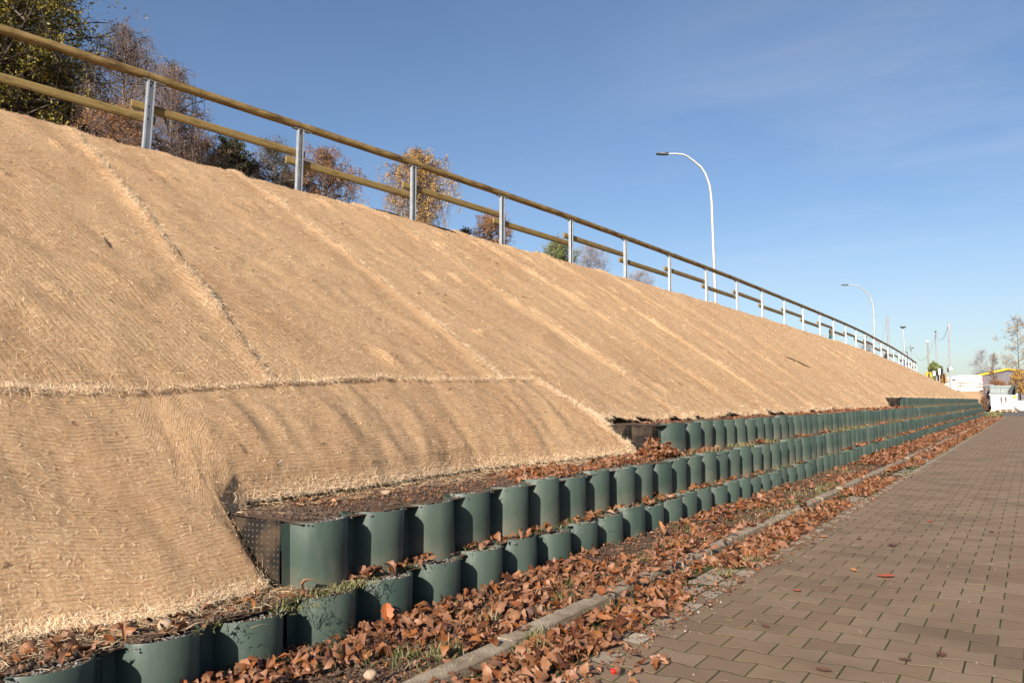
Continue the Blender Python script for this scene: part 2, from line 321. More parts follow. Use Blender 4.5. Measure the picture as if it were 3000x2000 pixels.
# ---------------------------------------------------------------- plan of the embankment (q = metres left of the camera line, s = metres along the road)
CP = np.array([(-30, 15.0, 5.3), (-20, 13.6, 5.05), (-8, 12.0, 4.8), (0, 10.85, 4.62), (3, 10.4, 4.53), (6.5, 9.95, 4.43), (11, 9.05, 4.22), (16, 8.4, 4.06), (25, 8.0, 3.98), (35, 7.7, 3.84), (42, 7.68, 3.82), (48.5, 7.75, 3.80),
               (54, 7.8, 3.70), (60, 7.9, 3.63), (66, 8.1, 3.57), (72, 8.36, 3.54), (77, 8.6, 3.50), (82, 8.85, 3.47), (86, 9.05, 3.47), (89, 9.6, 3.47), (91.5, 11, 3.45), (93, 14, 3.45), (94, 20, 3.45), (94.5, 40, 3.45)])
def smooth_path(P, n=1200):
    d = np.concatenate([[0], np.cumsum(np.hypot(*np.diff(P[:, :2], axis=0).T))]); t = np.linspace(0, d[-1], n)
    Q = np.stack([np.interp(t, d, P[:, k]) for k in range(3)], 1); k = np.hanning(41); k /= k.sum()
    Qp = np.pad(Q, ((20, 20), (0, 0)), 'edge'); Qp[:20] = Q[0]+(Q[0]-Q[1])*np.arange(20, 0, -1)[:, None]; Qp[-20:] = Q[-1]+(Q[-1]-Q[-2])*np.arange(1, 21)[:, None]
    return np.stack([np.convolve(Qp[:, i], k, 'valid') for i in range(3)], 1), t
PATH, PT = smooth_path(CP)
TAN = np.gradient(PATH[:, :2], axis=0); TAN /= np.linalg.norm(TAN, axis=1)[:, None]
def path(t):
    """t arclength -> s, q, z, tangent(s, q)"""
    return [np.interp(t, PT, PATH[:, k]) for k in range(3)]+[np.interp(t, PT, TAN[:, k]) for k in range(2)]
def t_of_s(s): return np.interp(s, PATH[:, 0], PT)
def sstep(x, a, b): u = np.clip((x-a)/(b-a), 0, 1); return u*u*(3-2*u)
def foot(s):
    """toe of the full-height mats: (q, z) as function of s"""
    s = np.asarray(s, float)
    qc = np.interp(s, PATH[:, 0], PATH[:, 1]); zc = np.interp(s, PATH[:, 0], PATH[:, 2])
    d = sstep(s, 26.6, 27.8); q0 = 3.62+.30*d; z0 = .82+.31*d
    cut = 1-sstep(s, 6.95, 7.35)
    q = q0+(3.93-q0)*cut; z = z0+(q-q0)/(qc-q0)*(zc-z0)
    e = sstep(s, 70, 78)
    return q, z*(1-e)+.9*e
def slope_pt(sb, st_, g):
    """ruled slope point: bottom at s=sb, top (crest) at s=st_, g 0..1 up"""
    tt = t_of_s(st_); S, Q, Zc, ts, tq = path(tt)
    far = sstep(S, 68, 80)
    qf, zf = foot(sb)
    # past the end of the wall the toe follows the crest line at a fixed width
    nx, ny = tq, -ts                      # (ds, dq) pointing to the road side
    fs = S+nx*5.0; fq = Q+ny*5.0
    bs = sb*(1-far)+fs*far; bq = qf*(1-far)+fq*far; bz = zf*(1-far)+.75*far
    ge = g; s = bs+(S-bs)*ge; q = bq+(Q-.12-bq)*ge
    z = bz+(Zc-bz)*ge
    z = z - .10*np.clip((g-.9)/.1, 0, 1)**2 + .10*np.sin(np.pi*np.clip(g, 0, 1))*.6
    return s, q, z

# ---------------------------------------------------------------- ground, road
def sheet(name, x0, x1, y0, y1, z, nx, ny, amp, m, kind='structure'):
    X, Y = np.meshgrid(np.linspace(x0, x1, nx), np.linspace(y0, y1, ny), indexing='ij')
    Z = z+amp*fbm(X*2.1, Y*2.1, 4)
    o = mesh(name, np.stack([X, Y, Z], -1).reshape(-1, 3), grid(nx, ny)[:, ::-1], m, smooth=True); tag(o, kind=kind); return o
sheet('ground', -600, 600, -600, 900, -.09, 80, 100, .0, M['ground'])
sheet('verge', -2.95, -1.90, -4, 66, .002, 24, 1000, .05, M['soil'])
# asphalt yard beyond the paving
mesh('road_yard', [(-9, 64, -.02), (14, 64, -.02), (30, 130, -.02), (-16, 100, -.02)], [(0, 1, 2, 3)], M['asphalt'])['kind'] = 'structure'
mesh('road_bed', [(-1.86, -5, -.0008), (3.6, -5, -.0008), (3.6, 64.2, -.0008), (-1.86, 64.2, -.0008)], [(0, 1, 2, 3)], M['joint'])['kind'] = 'structure'

def paver_fast():
    """vectorised: all stones as one mesh"""
    L = .2; Wd = .162; x_edge = -1.57; gap = .0036
    def wave(x, k):
        ph = (((x-x_edge)/L)+.5*k) % 1.0
        return np.interp(ph, [0, .19, .31, .69, .81, 1.0], [.0085, .0085, -.0085, -.0085, .0085, .0085])
    def stones(a, b, k, n, m, name, amp=1, y0=None, wd=None):
        a, b, k = map(np.asarray, (a, b, k)); S = len(a)
        u = np.linspace(0, 1, n)[None]; xs = (a+gap)[:, None]+(b-a-2*gap)[:, None]*u
        yb = (k*Wd-1.5)[:, None] if y0 is None else y0[:, None]; W_ = Wd if wd is None else wd
        lo = yb+amp*wave(xs, k[:, None])+gap*1.5; hi = yb+W_+amp*wave(xs, (k+1)[:, None])-gap*1.5
        px = np.concatenate([xs, xs[:, ::-1]], 1); py = np.concatenate([lo, hi[:, ::-1]], 1); cx = px.mean(1, keepdims=True); cy = py.mean(1, keepdims=True)
        ix = cx+(px-cx)*(1-.0015/((b-a)[:, None]/2)); iy = cy+(py-cy)*(1-.0015/.08)
        tz = np.abs(rng.normal(0, .0004, (S, 1))); tx = rng.normal(0, .0012, (S, 1)); ty = rng.normal(0, .0012, (S, 1))
        zf = lambda X, Y: tz+(X-cx)*tx+(Y-cy)*ty
        N2 = 2*n
        V = np.concatenate([np.stack([px, py, np.full_like(px, -.015)], -1), np.stack([px, py, zf(px, py)-.0003], -1), np.stack([ix, iy, zf(ix, iy)], -1)], 1)
        i = np.arange(N2); j = (i+1) % N2
        q = np.concatenate([np.stack([r*N2+i, r*N2+j, (r+1)*N2+j, (r+1)*N2+i], 1) for r in range(2)])
        c = np.arange(n-1); top = np.stack([2*N2+c, 2*N2+c+1, 2*N2+N2-2-c, 2*N2+N2-1-c], 1)
        Fq = np.concatenate([q, top]); Fa = (Fq[None]+(np.arange(S)*3*N2)[:, None, None]).reshape(-1, 4)
        return V.reshape(-1, 3), Fa
    A, B, K, HA, HB, HK = [], [], [], [], [], []
    for k in range(int(65.6/Wd)):
        xr = 3.5 if k*Wd < 26 else 1.2
        if k % 2: st = x_edge
        else: st = x_edge+L/2; HA.append(x_edge); HB.append(st); HK.append(k)
        n = int((xr-st)/L); e = st+L*np.arange(n+1); A += list(e[:-1]); B += list(e[1:]); K += [k]*n
    V, Fa = stones(A, B, K, 9, None, '')
    o = mesh('road', V, Fa, M['paver']); tag(o, kind='structure')
    V2, F2 = stones(HA, HB, HK, 5, None, '')
    # gutter course of plain stones between paving and kerb
    n = int(65.4/.2); GA = np.full(n, -1.735); GB = np.full(n, -1.575); V3, F3 = stones(GA, GB, np.arange(n), 4, None, '', 0, -1.5+np.arange(n)*.2+.04, .2)
    V3[:, 2] -= .001
    V4, F4 = stones(GA-.115, np.full(n, -1.74), np.arange(n), 4, None, '', 0, -1.5+np.arange(n)*.2+.11, .2)
    V = np.concatenate([V2, V3]); Fa = np.concatenate([F2, F3+len(V2)])
    o = mesh('road_edge_course', V, Fa, M['paver_light']); tag(o, kind='structure')
paver_fast()

def kerb():
    mb = MB(); s = -2.0
    while s < 62:
        L = 1.0; dq = rng.normal(0, .008); dz = rng.normal(0, .005); yaw = rng.normal(0, .004)
        if abs(s-8.0) < .6: dq += .0
        qq = 1.885+dq; b = .0
        if 9.9 < s < 10.9: qq -= .012; dz += .012
        prof = [(-.04, -.1), (-.04, .026), (-.035, .034), (.04, .036), (.04, -.1)]
        Mx = Matrix.Translation((-(qq+.05), s+L/2, dz)) @ Matrix.Rotation(yaw, 4, 'Z') @ Matrix(((-1, 0, 0, 0), (0, 0, -1, 0), (0, 1, 0, 0), (0, 0, 0, 1)))
        mb.prism(prof, Mx, -L/2, L/2); s += L
        if abs(s-9.0) < .5: s += .10
    # the kerb turns away at its far end
    a0 = np.linspace(0, 1.1, 8)
    for a, c in zip(a0[:-1], a0[1:]):
        p = np.array([-1.9-6*(1-math.cos((a+c)/2)), 62+6*math.sin((a+c)/2)])
        mb.box((p[0], p[1], -.04), (.1, 6*(c-a)-.01, .17), rz=(a+c)/2)
    o = mb.build('kerb', M['concrete']); tag(o, kind='structure')
kerb()

# ---------------------------------------------------------------- terraces of soil behind each tier
def terrace(name, q0, q1, s0, s1, z, amp=.035):
    ny = int((s1-s0)/.08); nx = 14
    s = np.linspace(s0, s1, ny)[None, :]; u = np.linspace(0, 1, nx)[:, None]
    qa = q0(s) if callable(q0) else q0+0*s; qb = q1(s) if callable(q1) else q1+0*s
    q = qa+(qb-qa)*u; S = s+0*q
    Z = z+amp*fbm(q*4, S*4, 4)+.02*u
    o = mesh(name, np.stack([-q, S, Z], -1).reshape(-1, 3), grid(nx, ny), M['soil'], smooth=True); tag(o, kind='structure')
terrace('soil_terrace', 2.70, lambda s: np.where(s < 2.7, 3.35, 2.9), -4, 64, .190)
terrace('soil_terrace', 2.80, lambda s: np.where(s < 8, 4.0, 3.2), 2.64, 63, .492)
terrace('soil_terrace', lambda s: np.where(s < 7.7, 3.56-(s-7.35)*1.3, 3.11), lambda s: np.where(s < 28.6, 4.0, 3.6), 7.36, 66, .795)
terrace('soil_terrace', lambda s: np.where(s < 28.3, 3.95-(s-27.4)*.5, 3.50), 4.2, 27.4, 69.6, 1.112)

# embankment core under the mats, with its flat top and far side
def core():
    st_ = np.concatenate([np.arange(-28, 60, .5), PATH[:, 0][(PATH[:, 0] >= 60)][::4]]); st_ = np.unique(st_)
    rows = []
    for s in st_:
        a, c, z = slope_pt(s, s, np.array([0, .05, .3, .6, .88, 1.0]))
        tt = t_of_s(s); S, Q, Zc, ts, tq = path(tt); nx, ny = -tq, ts
        r = [(-(c[0]-.0), a[0], -.3)]+[(-c[i], a[i], z[i]-.10) for i in range(6)]
        for d, zz in ((1.0, Zc-.05), (3, Zc-.02), (9, Zc-.05), (20, Zc-.2), (60, Zc-.8)):
            r.append((-(Q+ny*d), S+nx*d, zz))
        rows.append(r)
    V = np.array(rows); o = mesh('embankment', V.reshape(-1, 3), grid(V.shape[0], V.shape[1])[:, ::-1], M['soil'], smooth=True); tag(o, kind='structure')
core()

# ---------------------------------------------------------------- straw mats
TOPS = [-13.0, -10.6, -8.3, -6.0, -3.8, -1.55, .75, 3.05, 5.36, 7.55, 9.65, 11.92, 14.2]
BOTS = [-16.5, -13.9, -11.3, -8.8, -6.2, -3.7, -1.5, .9, 3.55, 6.45, 9.6, 12.35, 14.7]
k = 14.2; kb = 14.7
while k < 66: k += 2.32; kb += 2.30; TOPS.append(k); BOTS.append(kb)
PT_END = t_of_s(k)
for i in range(9):
    PT_END += 2.3; sv = path(PT_END)[0]; TOPS.append(float(sv)); BOTS.append(float(sv))
ORD = ['first', 'second', 'third', 'fourth', 'fifth', 'sixth', 'seventh', 'eighth', 'ninth', 'tenth', 'eleventh', 'twelfth', 'thirteenth', 'fourteenth', 'fifteenth', 'sixteenth', 'seventeenth', 'eighteenth', 'nineteenth', 'twentieth']
def ordn(n):
    if n < 20: return ORD[n]
    t = ['twenty', 'thirty', 'forty', 'fifty'][(n+1)//10-2]; r = (n+1) % 10
    return (t if r else {'twenty': 'twentieth', 'thirty': 'thirtieth', 'forty': 'fortieth', 'fifty': 'fiftieth'}[t])+('-'+ORD[r-1] if r else '')
strips = []
for i in range(len(TOPS)-1):
    t0, t1, b0, b1 = TOPS[i], TOPS[i+1], BOTS[i], BOTS[i+1]
    near = t0 < 16 and t0 > -4
    nu, nv = (190, 52) if near else ((90, 24) if t0 < 40 else (40, 12))
    w_ = np.linspace(0, 1, nv)[None, :]; g = np.linspace(0, 1.0, nu)[:, None]
    wob = .05*fbm(g*6+i*7.7, w_*0+3.1*i, 3)
    ov = .035
    wv = w_*(1+ov)+wob*(w_ > .5)            # right edge laps over the neighbour
    wl = wv+ .03*fbm(g*5+i*3, w_*0, 2)*(w_ < .02)
    sb = b0+(b1-b0)*wl; st_ = t0+(t1-t0)*wl
    jag = .05*fbm(wl*9+i*5, wl*0+i, 3)
    gg = g*(1-jag)+jag
    s, q, z = slope_pt(sb, st_, gg+0*wl)
    u = g*np.hypot(z[-1:, :]-z[:1, :], q[-1:, :]-q[:1, :]); vv = s
    # relief: folds running down the slope, rumples, and the raised lapped edge
    hgt = .022+.030*fbm(u*.9+i*11, vv*3.0, 4)+.030*fbm(u*3+i*5, vv*6, 3)+.004*fbm(u*14, vv*16, 2)
    edge = sstep(wv, .965, .995)*(.022+.04*fbm(u*2.2+i*9, vv*0+i, 3)); hgt = hgt+edge
    hgt = hgt-.02*(1-sstep(wv, 0, .07))
    hgt = hgt-.022*sstep(wv, 1.02, 1.035)                     # edge turns down
    hgt = hgt+.03*np.maximum(0, fbm(u*1.6+i*2, vv*1.2+40, 3)-.12)*4
    if near:
        rb = np.random.default_rng(500+i); um = float(u.max())
        for _ in range(9):
            u0, w0 = rb.uniform(.6, um-.3), rb.uniform(.12, .88); v0 = float(b0+(b1-b0)*w0)+(t0-b0)*(u0/um); sg = rb.uniform(.03, .06); el_ = rb.uniform(1, 3.5)
            hgt = hgt+rb.uniform(.018, .048)*np.exp(-(((u-u0)/(sg*el_))**2+((vv-v0)/sg)**2))
    z = z+hgt*1.0; q = q-hgt*.55
    # bottom hem sags on to the terrace
    V = np.stack([-q, s+0*q, z], -1)
    end = t0 > 66
    o = mesh('straw_mat', V.reshape(-1, 3), grid(nu, nv), M['mat_up'], smooth=True, uv=np.stack([u+0*vv, vv+0*u], -1).reshape(-1, 2))
    vis = i-4
    if i == 10: lb = 'straw mat strip with dark torn slits at its top beneath the third fence post'
    elif vis < 0: lb = 'straw mat strip lying outside the left edge, %s beyond it' % ordn(-vis-1)
    else: lb = 'tan straw erosion mat laid down the slope, %s full-height strip counted from the left edge' % ordn(vis)
    tag(o, lb, 'straw mat', 'straw erosion mats laid down the embankment slope')
    strips.append((V, u+0*vv, wv+0*u, t0))

# slits torn open near the crest below the third and fourth posts
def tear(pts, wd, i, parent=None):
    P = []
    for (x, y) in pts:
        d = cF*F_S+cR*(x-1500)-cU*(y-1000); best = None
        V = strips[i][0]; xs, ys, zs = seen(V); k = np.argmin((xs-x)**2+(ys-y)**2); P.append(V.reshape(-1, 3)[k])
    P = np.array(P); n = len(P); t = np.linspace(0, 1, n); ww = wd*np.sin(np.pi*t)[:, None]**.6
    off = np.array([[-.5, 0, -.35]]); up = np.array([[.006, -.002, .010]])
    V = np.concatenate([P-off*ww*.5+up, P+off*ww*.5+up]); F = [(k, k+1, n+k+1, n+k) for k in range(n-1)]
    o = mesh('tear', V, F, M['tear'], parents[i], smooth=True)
parents = {i: o_ for i, o_ in enumerate([o_ for o_ in COL.objects if o_.name.startswith('straw_mat')])}
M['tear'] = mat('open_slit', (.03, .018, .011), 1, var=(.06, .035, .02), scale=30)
def sidx(x, y):
    return int(np.argmin([np.min((seen(V)[0]-x)**2+(seen(V)[1]-y)**2) for (V, a, b, c) in strips]))
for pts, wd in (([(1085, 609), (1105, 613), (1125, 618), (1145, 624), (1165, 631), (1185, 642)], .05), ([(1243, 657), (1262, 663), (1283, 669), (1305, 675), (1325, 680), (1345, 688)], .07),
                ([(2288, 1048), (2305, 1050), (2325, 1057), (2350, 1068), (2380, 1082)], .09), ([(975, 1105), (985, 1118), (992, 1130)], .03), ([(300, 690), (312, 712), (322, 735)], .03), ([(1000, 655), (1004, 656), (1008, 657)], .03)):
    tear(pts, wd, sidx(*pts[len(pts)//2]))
# lower mats laid lengthwise along the foot of the slope
P3 = (-3.22, 2.60, .394); P4 = onz(680, 1484, .53)
BT = [(-9, 3.0, .22, -9), (0, 3.05, .22, 0), (1.2, 3.10, .225, 1.2), (1.6, 3.03, .22, 1.65), (2.04, 2.88, .215, 2.1), (2.54, 2.90, .22, 2.45), (2.59, 3.03, .262, 2.55), (P3[1], -P3[0], P3[2], 2.62), (2.70, 3.33, .47, 2.70), (2.84, 3.41, .53, 2.80), (3.1, 3.41, .53, 3.05), (3.87, 3.42, .53, 3.75), (4.6, 3.53, .525, 4.45), (5.2, 3.60, .525, 5.0), (6.3, 3.47, .525, 6.0), (7.3, 3.35, .53, 6.8), (7.53, 3.33, .53, 6.99)]
BT = np.array(BT)
TQ = np.array([(-9, 4.03), (0, 3.95), (1.97, 3.97), (2.66, 3.96), (3.57, 4.05), (4.77, 4.15), (6.97, 4.20)])
def low_mat(a0, a1, na, nb, first):
    tpar = np.concatenate([[0], np.cumsum(np.hypot(np.diff(BT[:, 3]), .0))])
    a = np.linspace(a0, a1, na)[:, None]                     # a = s along the top seam
    b = np.linspace(0, 1, nb)[None, :]
    bs = np.interp(a, BT[:, 3], BT[:, 0]); bq = np.interp(a, BT[:, 3], BT[:, 1]); bz = np.interp(a, BT[:, 3], BT[:, 2])
    tq = np.interp(a, TQ[:, 0], TQ[:, 1]); qf, zf = foot(np.minimum(a, 6.9)); qc = np.interp(a, PATH[:, 0], PATH[:, 1]); zc = np.interp(a, PATH[:, 0], PATH[:, 2])
    tz = zf+(tq-qf)/(qc-qf)*(zc-zf)+.075
    jag = .05*fbm(a*6, a*0+3, 3)
    lf = 1-sstep(a, 2.55, 3.1); mq = np.maximum(3.62, bq+.22); mz = bz+(tz-bz)*(mq-bq)/(tq-bq); mq = mq*(1-lf)+3.46*lf; mz = mz*(1-lf)+.575*lf; mq = np.maximum(mq, bq+.05); ms = a+(bs-a)*np.where(a > 3, .6, .15); B_ = np.clip((mq-bq)/(tq-bq), .2, .6)
    f1, f2 = np.clip(b/B_, 0, 1), np.clip((b-B_)/(1-B_), 0, 1); lo_ = (b <= B_)
    s = np.where(lo_, bs+(ms-bs)*f1, ms+(a-ms)*f2); q = np.where(lo_, bq+(mq-bq)*f1, mq+(tq-mq)*f2); z = np.where(lo_, bz+(mz-bz)*f1, mz+(tz-mz)*f2)
    L_ = np.hypot(tq-bq, tz-bz)
    u = b*L_; bul = np.sin(np.pi*b)*.06
    hgt = .02+bul+.075*fbm(s*2.4, u*.9, 3)*np.sin(np.pi*np.clip(b*1.2+.05, 0, 1))**.5+.05*fbm(s*5+7, u*2.2, 3)+.004*fbm(s*18, u*18, 2)
    seam = sstep(b, .95, .985)*(.022+.03*fbm(s*3, s*0, 3)); hgt = hgt+seam-.03*sstep(b, .985, 1)
    hgt = hgt*sstep(b, -.02, .05)+.012
    z = z+hgt*.8; q = q-hgt*.6*np.clip(b*6, .15, 1)
    V = np.stack([-q, s, z], -1)
    o = mesh('straw_mat', V.reshape(-1, 3), grid(na, nb)[:, ::-1], M['mat_low'], smooth=True, uv=np.stack([u+0*s, s+0*u], -1).reshape(-1, 2))
    return V, u, o
LV, LU, lo = low_mat(-9, 6.99, 620, 90, True)
tag(lo, 'straw mat with dark thread lines laid lengthwise along the slope foot under the horizontal seam', 'straw mat', 'straw erosion mats laid down the embankment slope')

# ---------------------------------------------------------------- retaining tiers of green half pipes
PITCH = .41
def arc_profile(n=15, dep=.125, w=.41, fl=.046):
    """(x outwards, y along) outer line from valley to valley"""
    half = w/2-.002; pts = [(0.0, -half), (0.004, -half+fl)]
    for i in range(1, n):
        a = -1+2*i/n; y = a*(half-fl); x = .004+dep*(1-abs(a)**2.1)**.55
        pts.append((x, y))
    pts += [(0.004, half-fl), (0.0, half)]
    return pts
def half_pipe_mesh(name, dep, w, h, th=.007, seed=0):
    P = np.array(arc_profile(17, dep, w)); n = len(P)
    T = np.gradient(P, axis=0); T /= np.linalg.norm(T, axis=1)[:, None]; Nn = np.stack([T[:, 1], -T[:, 0]], 1)
    inn = P-Nn*th
    zs = np.array([-h, -h*.6, -h*.25, -.004, 0]); V = []
    for zi, z in enumerate(zs):
        sq = 1-.06*max(0, (-z/h))
        out = P.copy(); out[:, 0] *= sq
        if zi == 4: out = P-Nn*.002
        V.append(np.column_stack([out, np.full(n, z)]))
    V.append(np.column_stack([inn, np.full(n, 0.0)])); V.append(np.column_stack([inn, np.full(n, -.12)]))
    V = np.concatenate(V); F = grid(7, n)
    me = mesh(name, V, F, M['green'], smooth=True); me.data.set_sharp_from_angle(angle=R(50)); d = me.data; bpy.data.objects.remove(me); return d
PM = [half_pipe_mesh('half_pipe', *a) for a in [(.148, .41, .60), (.140, .41, .60), (.155, .41, .60), (.144, .41, .60)]]
PMB = [half_pipe_mesh('half_pipe_shallow', *a) for a in [(.145, .41, .60), (.136, .41, .60), (.150, .41, .60)]]
def gravel_bits(cx, s0, s1, z, n, qa, qb):
    """small stones, random squashed octahedra"""
    s = rng.uniform(s0, s1, n); q = rng.uniform(qa, qb, n); r = rng.uniform(.003, .008, n)
    base = np.array([(1, 0, 0), (-1, 0, 0), (0, 1, 0), (0, -1, 0), (0, 0, 1), (0, 0, -1)], float)
    B = base[None]*r[:, None, None]*rng.uniform(.6, 1.3, (n, 6, 1)); th = rng.uniform(0, 6.28, n); c, d = np.cos(th), np.sin(th)
    x = B[..., 0]*c[:, None]-B[..., 1]*d[:, None]; y = B[..., 0]*d[:, None]+B[..., 1]*c[:, None]
    V = np.stack([x-q[:, None], y+s[:, None], B[..., 2]*.8+z+.004], -1).reshape(-1, 3)
    f = np.array([(0, 2, 4), (2, 1, 4), (1, 3, 4), (3, 0, 4), (2, 0, 5), (1, 2, 5), (3, 1, 5), (0, 3, 5)])
    return V, (f[None]+np.arange(n)[:, None, None]*6).reshape(-1, 3)
def tier(label, q0, ztop, s0, s1, pms, first_w=None, black=(), seedk=0, exposed=.32):
    root = empty('retaining_wall', (-q0, s0, ztop-exposed)); tag(root, label, 'retaining wall', 'green tiers of the retaining wall')
    C = Vector(root.location); N_ = int(round((s1-s0)/PITCH)); rest = MB(); capV, capF, nb = [], [], 0; GV, GF, gn = [], [], 0
    s = s0
    for i in range(N_):
        wsc = 1.0
        if i == 0 and first_w: wsc = first_w/PITCH
        c = s+PITCH*wsc/2; s += PITCH*wsc
        me = pms[rng.integers(len(pms))]
        dz = rng.normal(0, .008); tilt = rng.normal(.004, .026); lean = rng.normal(.02, .016); dq = rng.normal(0, .006)
        end = c > 56; q = q0
        loc = Vector((-(q+dq), c, ztop+dz))
        if i < 100:
            o = bpy.data.objects.new('half_pipe', me); COL.objects.link(o); o.parent = root
            o.location = loc-C; o.rotation_euler = (tilt, -lean, rng.normal(0, .02)); o.scale = (1, wsc*1.004, 1)
        else:
            mt = Matrix.Translation(loc-C) @ Matrix.Rotation(tilt, 4, 'X') @ Matrix.Rotation(-lean, 4, 'Y')
            rest.add([mt @ v.co for v in me.vertices], [tuple(p.vertices) for p in me.polygons])
        # soil and gravel fill inside the shell
        P = arc_profile(9, .125, PITCH*wsc-.03, .02)
        base = [(-.06, -PITCH*wsc/2), (-.06, PITCH*wsc/2)]
        zz = ztop-.016+dz
        pts = [(x-.005, y) for x, y in P]
        V = [(-(q+dq)+x-C.x, c+y-C.y, zz-C.z+.004*rng.normal()) for x, y in pts]+[(-(q+dq)+x-C.x, c+y-C.y, zz-C.z+.004) for x, y in base[::-1]]
        capV += V; n = len(V); capF.append(tuple(nb+j for j in range(n))); nb += n
        if c < 14:
            v, f = gravel_bits(0, c-.15, c+.15, zz, int(170*max(.3, 1-c/20)), q-.105, q+.04); v[:, 0] -= C.x; v[:, 1] -= C.y; v[:, 2] -= C.z
            GV.append(v); GF.append(f+gn); gn += len(v)
    if rest.V:
        o = rest.build('half_pipe', M['green'], root, smooth=True); o['kind'] = 'stuff'
    o = mesh('soil_fill', np.array(capV), capF, M['soil'], root)
    if GV:
        g = mesh('gravel_fill', np.concatenate(GV), np.concatenate(GF), M['gravel'], root); g['kind'] = 'stuff'
    # black perforated shells: the return at the end of the tier, left without a green facing
    for k, ((qa, sa), (qb, sb)) in enumerate(black):
        w = math.hypot(qb-qa, sb-sa); P = np.array(arc_profile(12, .05, w, .05)); yaw = math.atan2(sb-sa, -(qb-qa))
        z = np.linspace(0, -.5, 6); V = np.array([[(x, y, zz) for x, y in P] for zz in z]).reshape(-1, 3)
        uvs = np.array([[(y+w/2, zz) for x, y in P] for zz in z]).reshape(-1, 2)
        po = mesh('perforated_panel', V, grid(6, len(P)), M['perf'], root, smooth=True, uv=uvs)
        po.location = Vector((-(qa+qb)/2, (sa+sb)/2, ztop-.004))-C; po.rotation_euler = (0, 0, yaw-math.pi/2); po['label'] = 'black perforated panel beside the first green half pipe'
        sol = po.modifiers.new('t', 'SOLIDIFY'); sol.thickness = .006; sol.offset = -1
    return root
tier('bottom tier of the green half-pipe retaining wall, nearest the kerb', 2.75, .205, 5.79-.41*24, 63.6, PM, exposed=.2)
tier('second tier from the bottom of the green half-pipe retaining wall, starting at the mat corner in front', 2.875, .51, 2.60, 62.6, PMB, black=[((3.36, 2.68), (2.90, 2.62))])
tier('third tier from the bottom of the green half-pipe retaining wall, starting mid picture beside the leaf pile', 3.18, .81, 7.72, 66.0, PMB, first_w=.62, black=[((3.62, 7.30), (3.36, 7.50)), ((3.36, 7.50), (3.17, 7.70))])
tier('short top tier of the green half-pipe retaining wall, at the far end under the mats', 3.56, 1.13, 28.3, 69.6, PMB, first_w=.9, black=[((3.98, 27.3), (3.76, 27.8)), ((3.76, 27.8), (3.53, 28.28))])

# clods and grit lying on the soil, and grit on the paving
def crumbs(name, specs, m, label):
    Vs, Fs, nb = [], [], 0
    for (n, s0, s1, z, qa, qb, k) in specs:
        v, f = gravel_bits(0, 0, 1, 0, n, 0, 1); v = v.reshape(n, 6, 3); c = v.mean(1, keepdims=True); v = (v-c)*k*rng.uniform(.4, 2.2, (n, 1, 1))
        a, b = s0+2., s1+2.; ss = a*(b/a)**rng.random(n)-2.; qq = rng.uniform(qa, qb, n)
        v[..., 0] -= qq[:, None]; v[..., 1] += ss[:, None]; v[..., 2] += z
        Vs.append(v.reshape(-1, 3)); Fs.append(f+nb); nb += n*6
    o = mesh(name, np.concatenate(Vs), np.concatenate(Fs), m); tag(o, label, 'grit', kind='stuff')
M['clod'] = mat('soil_clods', (.10, .06, .04), .95, isl=[(.05, .03, .02), (.085, .052, .034), (.11, .068, .045), (.20, .09, .05), (.06, .036, .025)])
M['grit'] = mat('pale_grit', (.4, .35, .28), .9, isl=[(.08, .055, .04), (.30, .24, .18), (.16, .11, .08), (.05, .035, .025), (.42, .36, .29)])
crumbs('soil_crumbs', [(3800, 2.7, 9, .502, 2.84, 3.5, 1.0), (3500, .3, 3, .20, 2.7, 3.1, 1.1), (5200, .6, 30, .012, 1.98, 2.7, 1.2), (1500, 8, 28, .805, 3.2, 3.7, 1.3)], M['clod'], 'dark crumbs of soil and brick lying on the wall terraces and along the kerb')
crumbs('paving_grit', [(600, 1, 30, .002, .0, 1.55, .34), (900, .6, 20, .003, 1.35, 1.85, .6)], M['grit'], 'fine pale and dark grit scattered over the paving')
# ---------------------------------------------------------------- loose straw: fibres standing out of the mats
def fibres(P, Nrm, Ln, Wd, name, lift=.35, mat_='fibre', droop=.3, dirn=None):
    n = len(P); th = rng.uniform(0, 2*np.pi, n)
    Nrm = Nrm/np.linalg.norm(Nrm, axis=1)[:, None]
    a = np.cross(Nrm, np.array([0, 1, .01])); a /= np.linalg.norm(a, axis=1)[:, None]; b = np.cross(Nrm, a)
    d = a*np.cos(th)[:, None]+b*np.sin(th)[:, None]
    if dirn is not None: d = d*.7+dirn; d /= np.linalg.norm(d, axis=1)[:, None]
    li = np.abs(rng.normal(0, lift, n))[:, None]
    d1 = d+Nrm*li; d1 /= np.linalg.norm(d1, axis=1)[:, None]
    d2 = d+Nrm*(li-droop)+b*rng.normal(0, .35, n)[:, None]; d2 /= np.linalg.norm(d2, axis=1)[:, None]
    sd_ = np.cross(d1, Nrm+rng.normal(0, .3, (n, 3))); sd_ /= np.linalg.norm(sd_, axis=1)[:, None]
    Ln = Ln[:, None]; Wd = Wd[:, None]
    p1 = P+d1*Ln*.5; p2 = p1+d2*Ln*.5
    V = np.stack([P-sd_*Wd, P+sd_*Wd, p1-sd_*Wd*.8, p1+sd_*Wd*.8, p2], 1).reshape(-1, 3)
    k = np.arange(n)[:, None]*5
    tri = np.concatenate([k+np.array([[0, 1, 3]]), k+np.array([[0, 3, 2]]), k+np.array([[2, 3, 4]])])
    return V, tri
def grid_normals(V):
    du = np.gradient(V, axis=0); dv = np.gradient(V, axis=1); n = np.cross(du, dv); n /= np.linalg.norm(n, axis=-1)[..., None]+1e-9
    n[n[..., 2] < 0] *= -1; return n
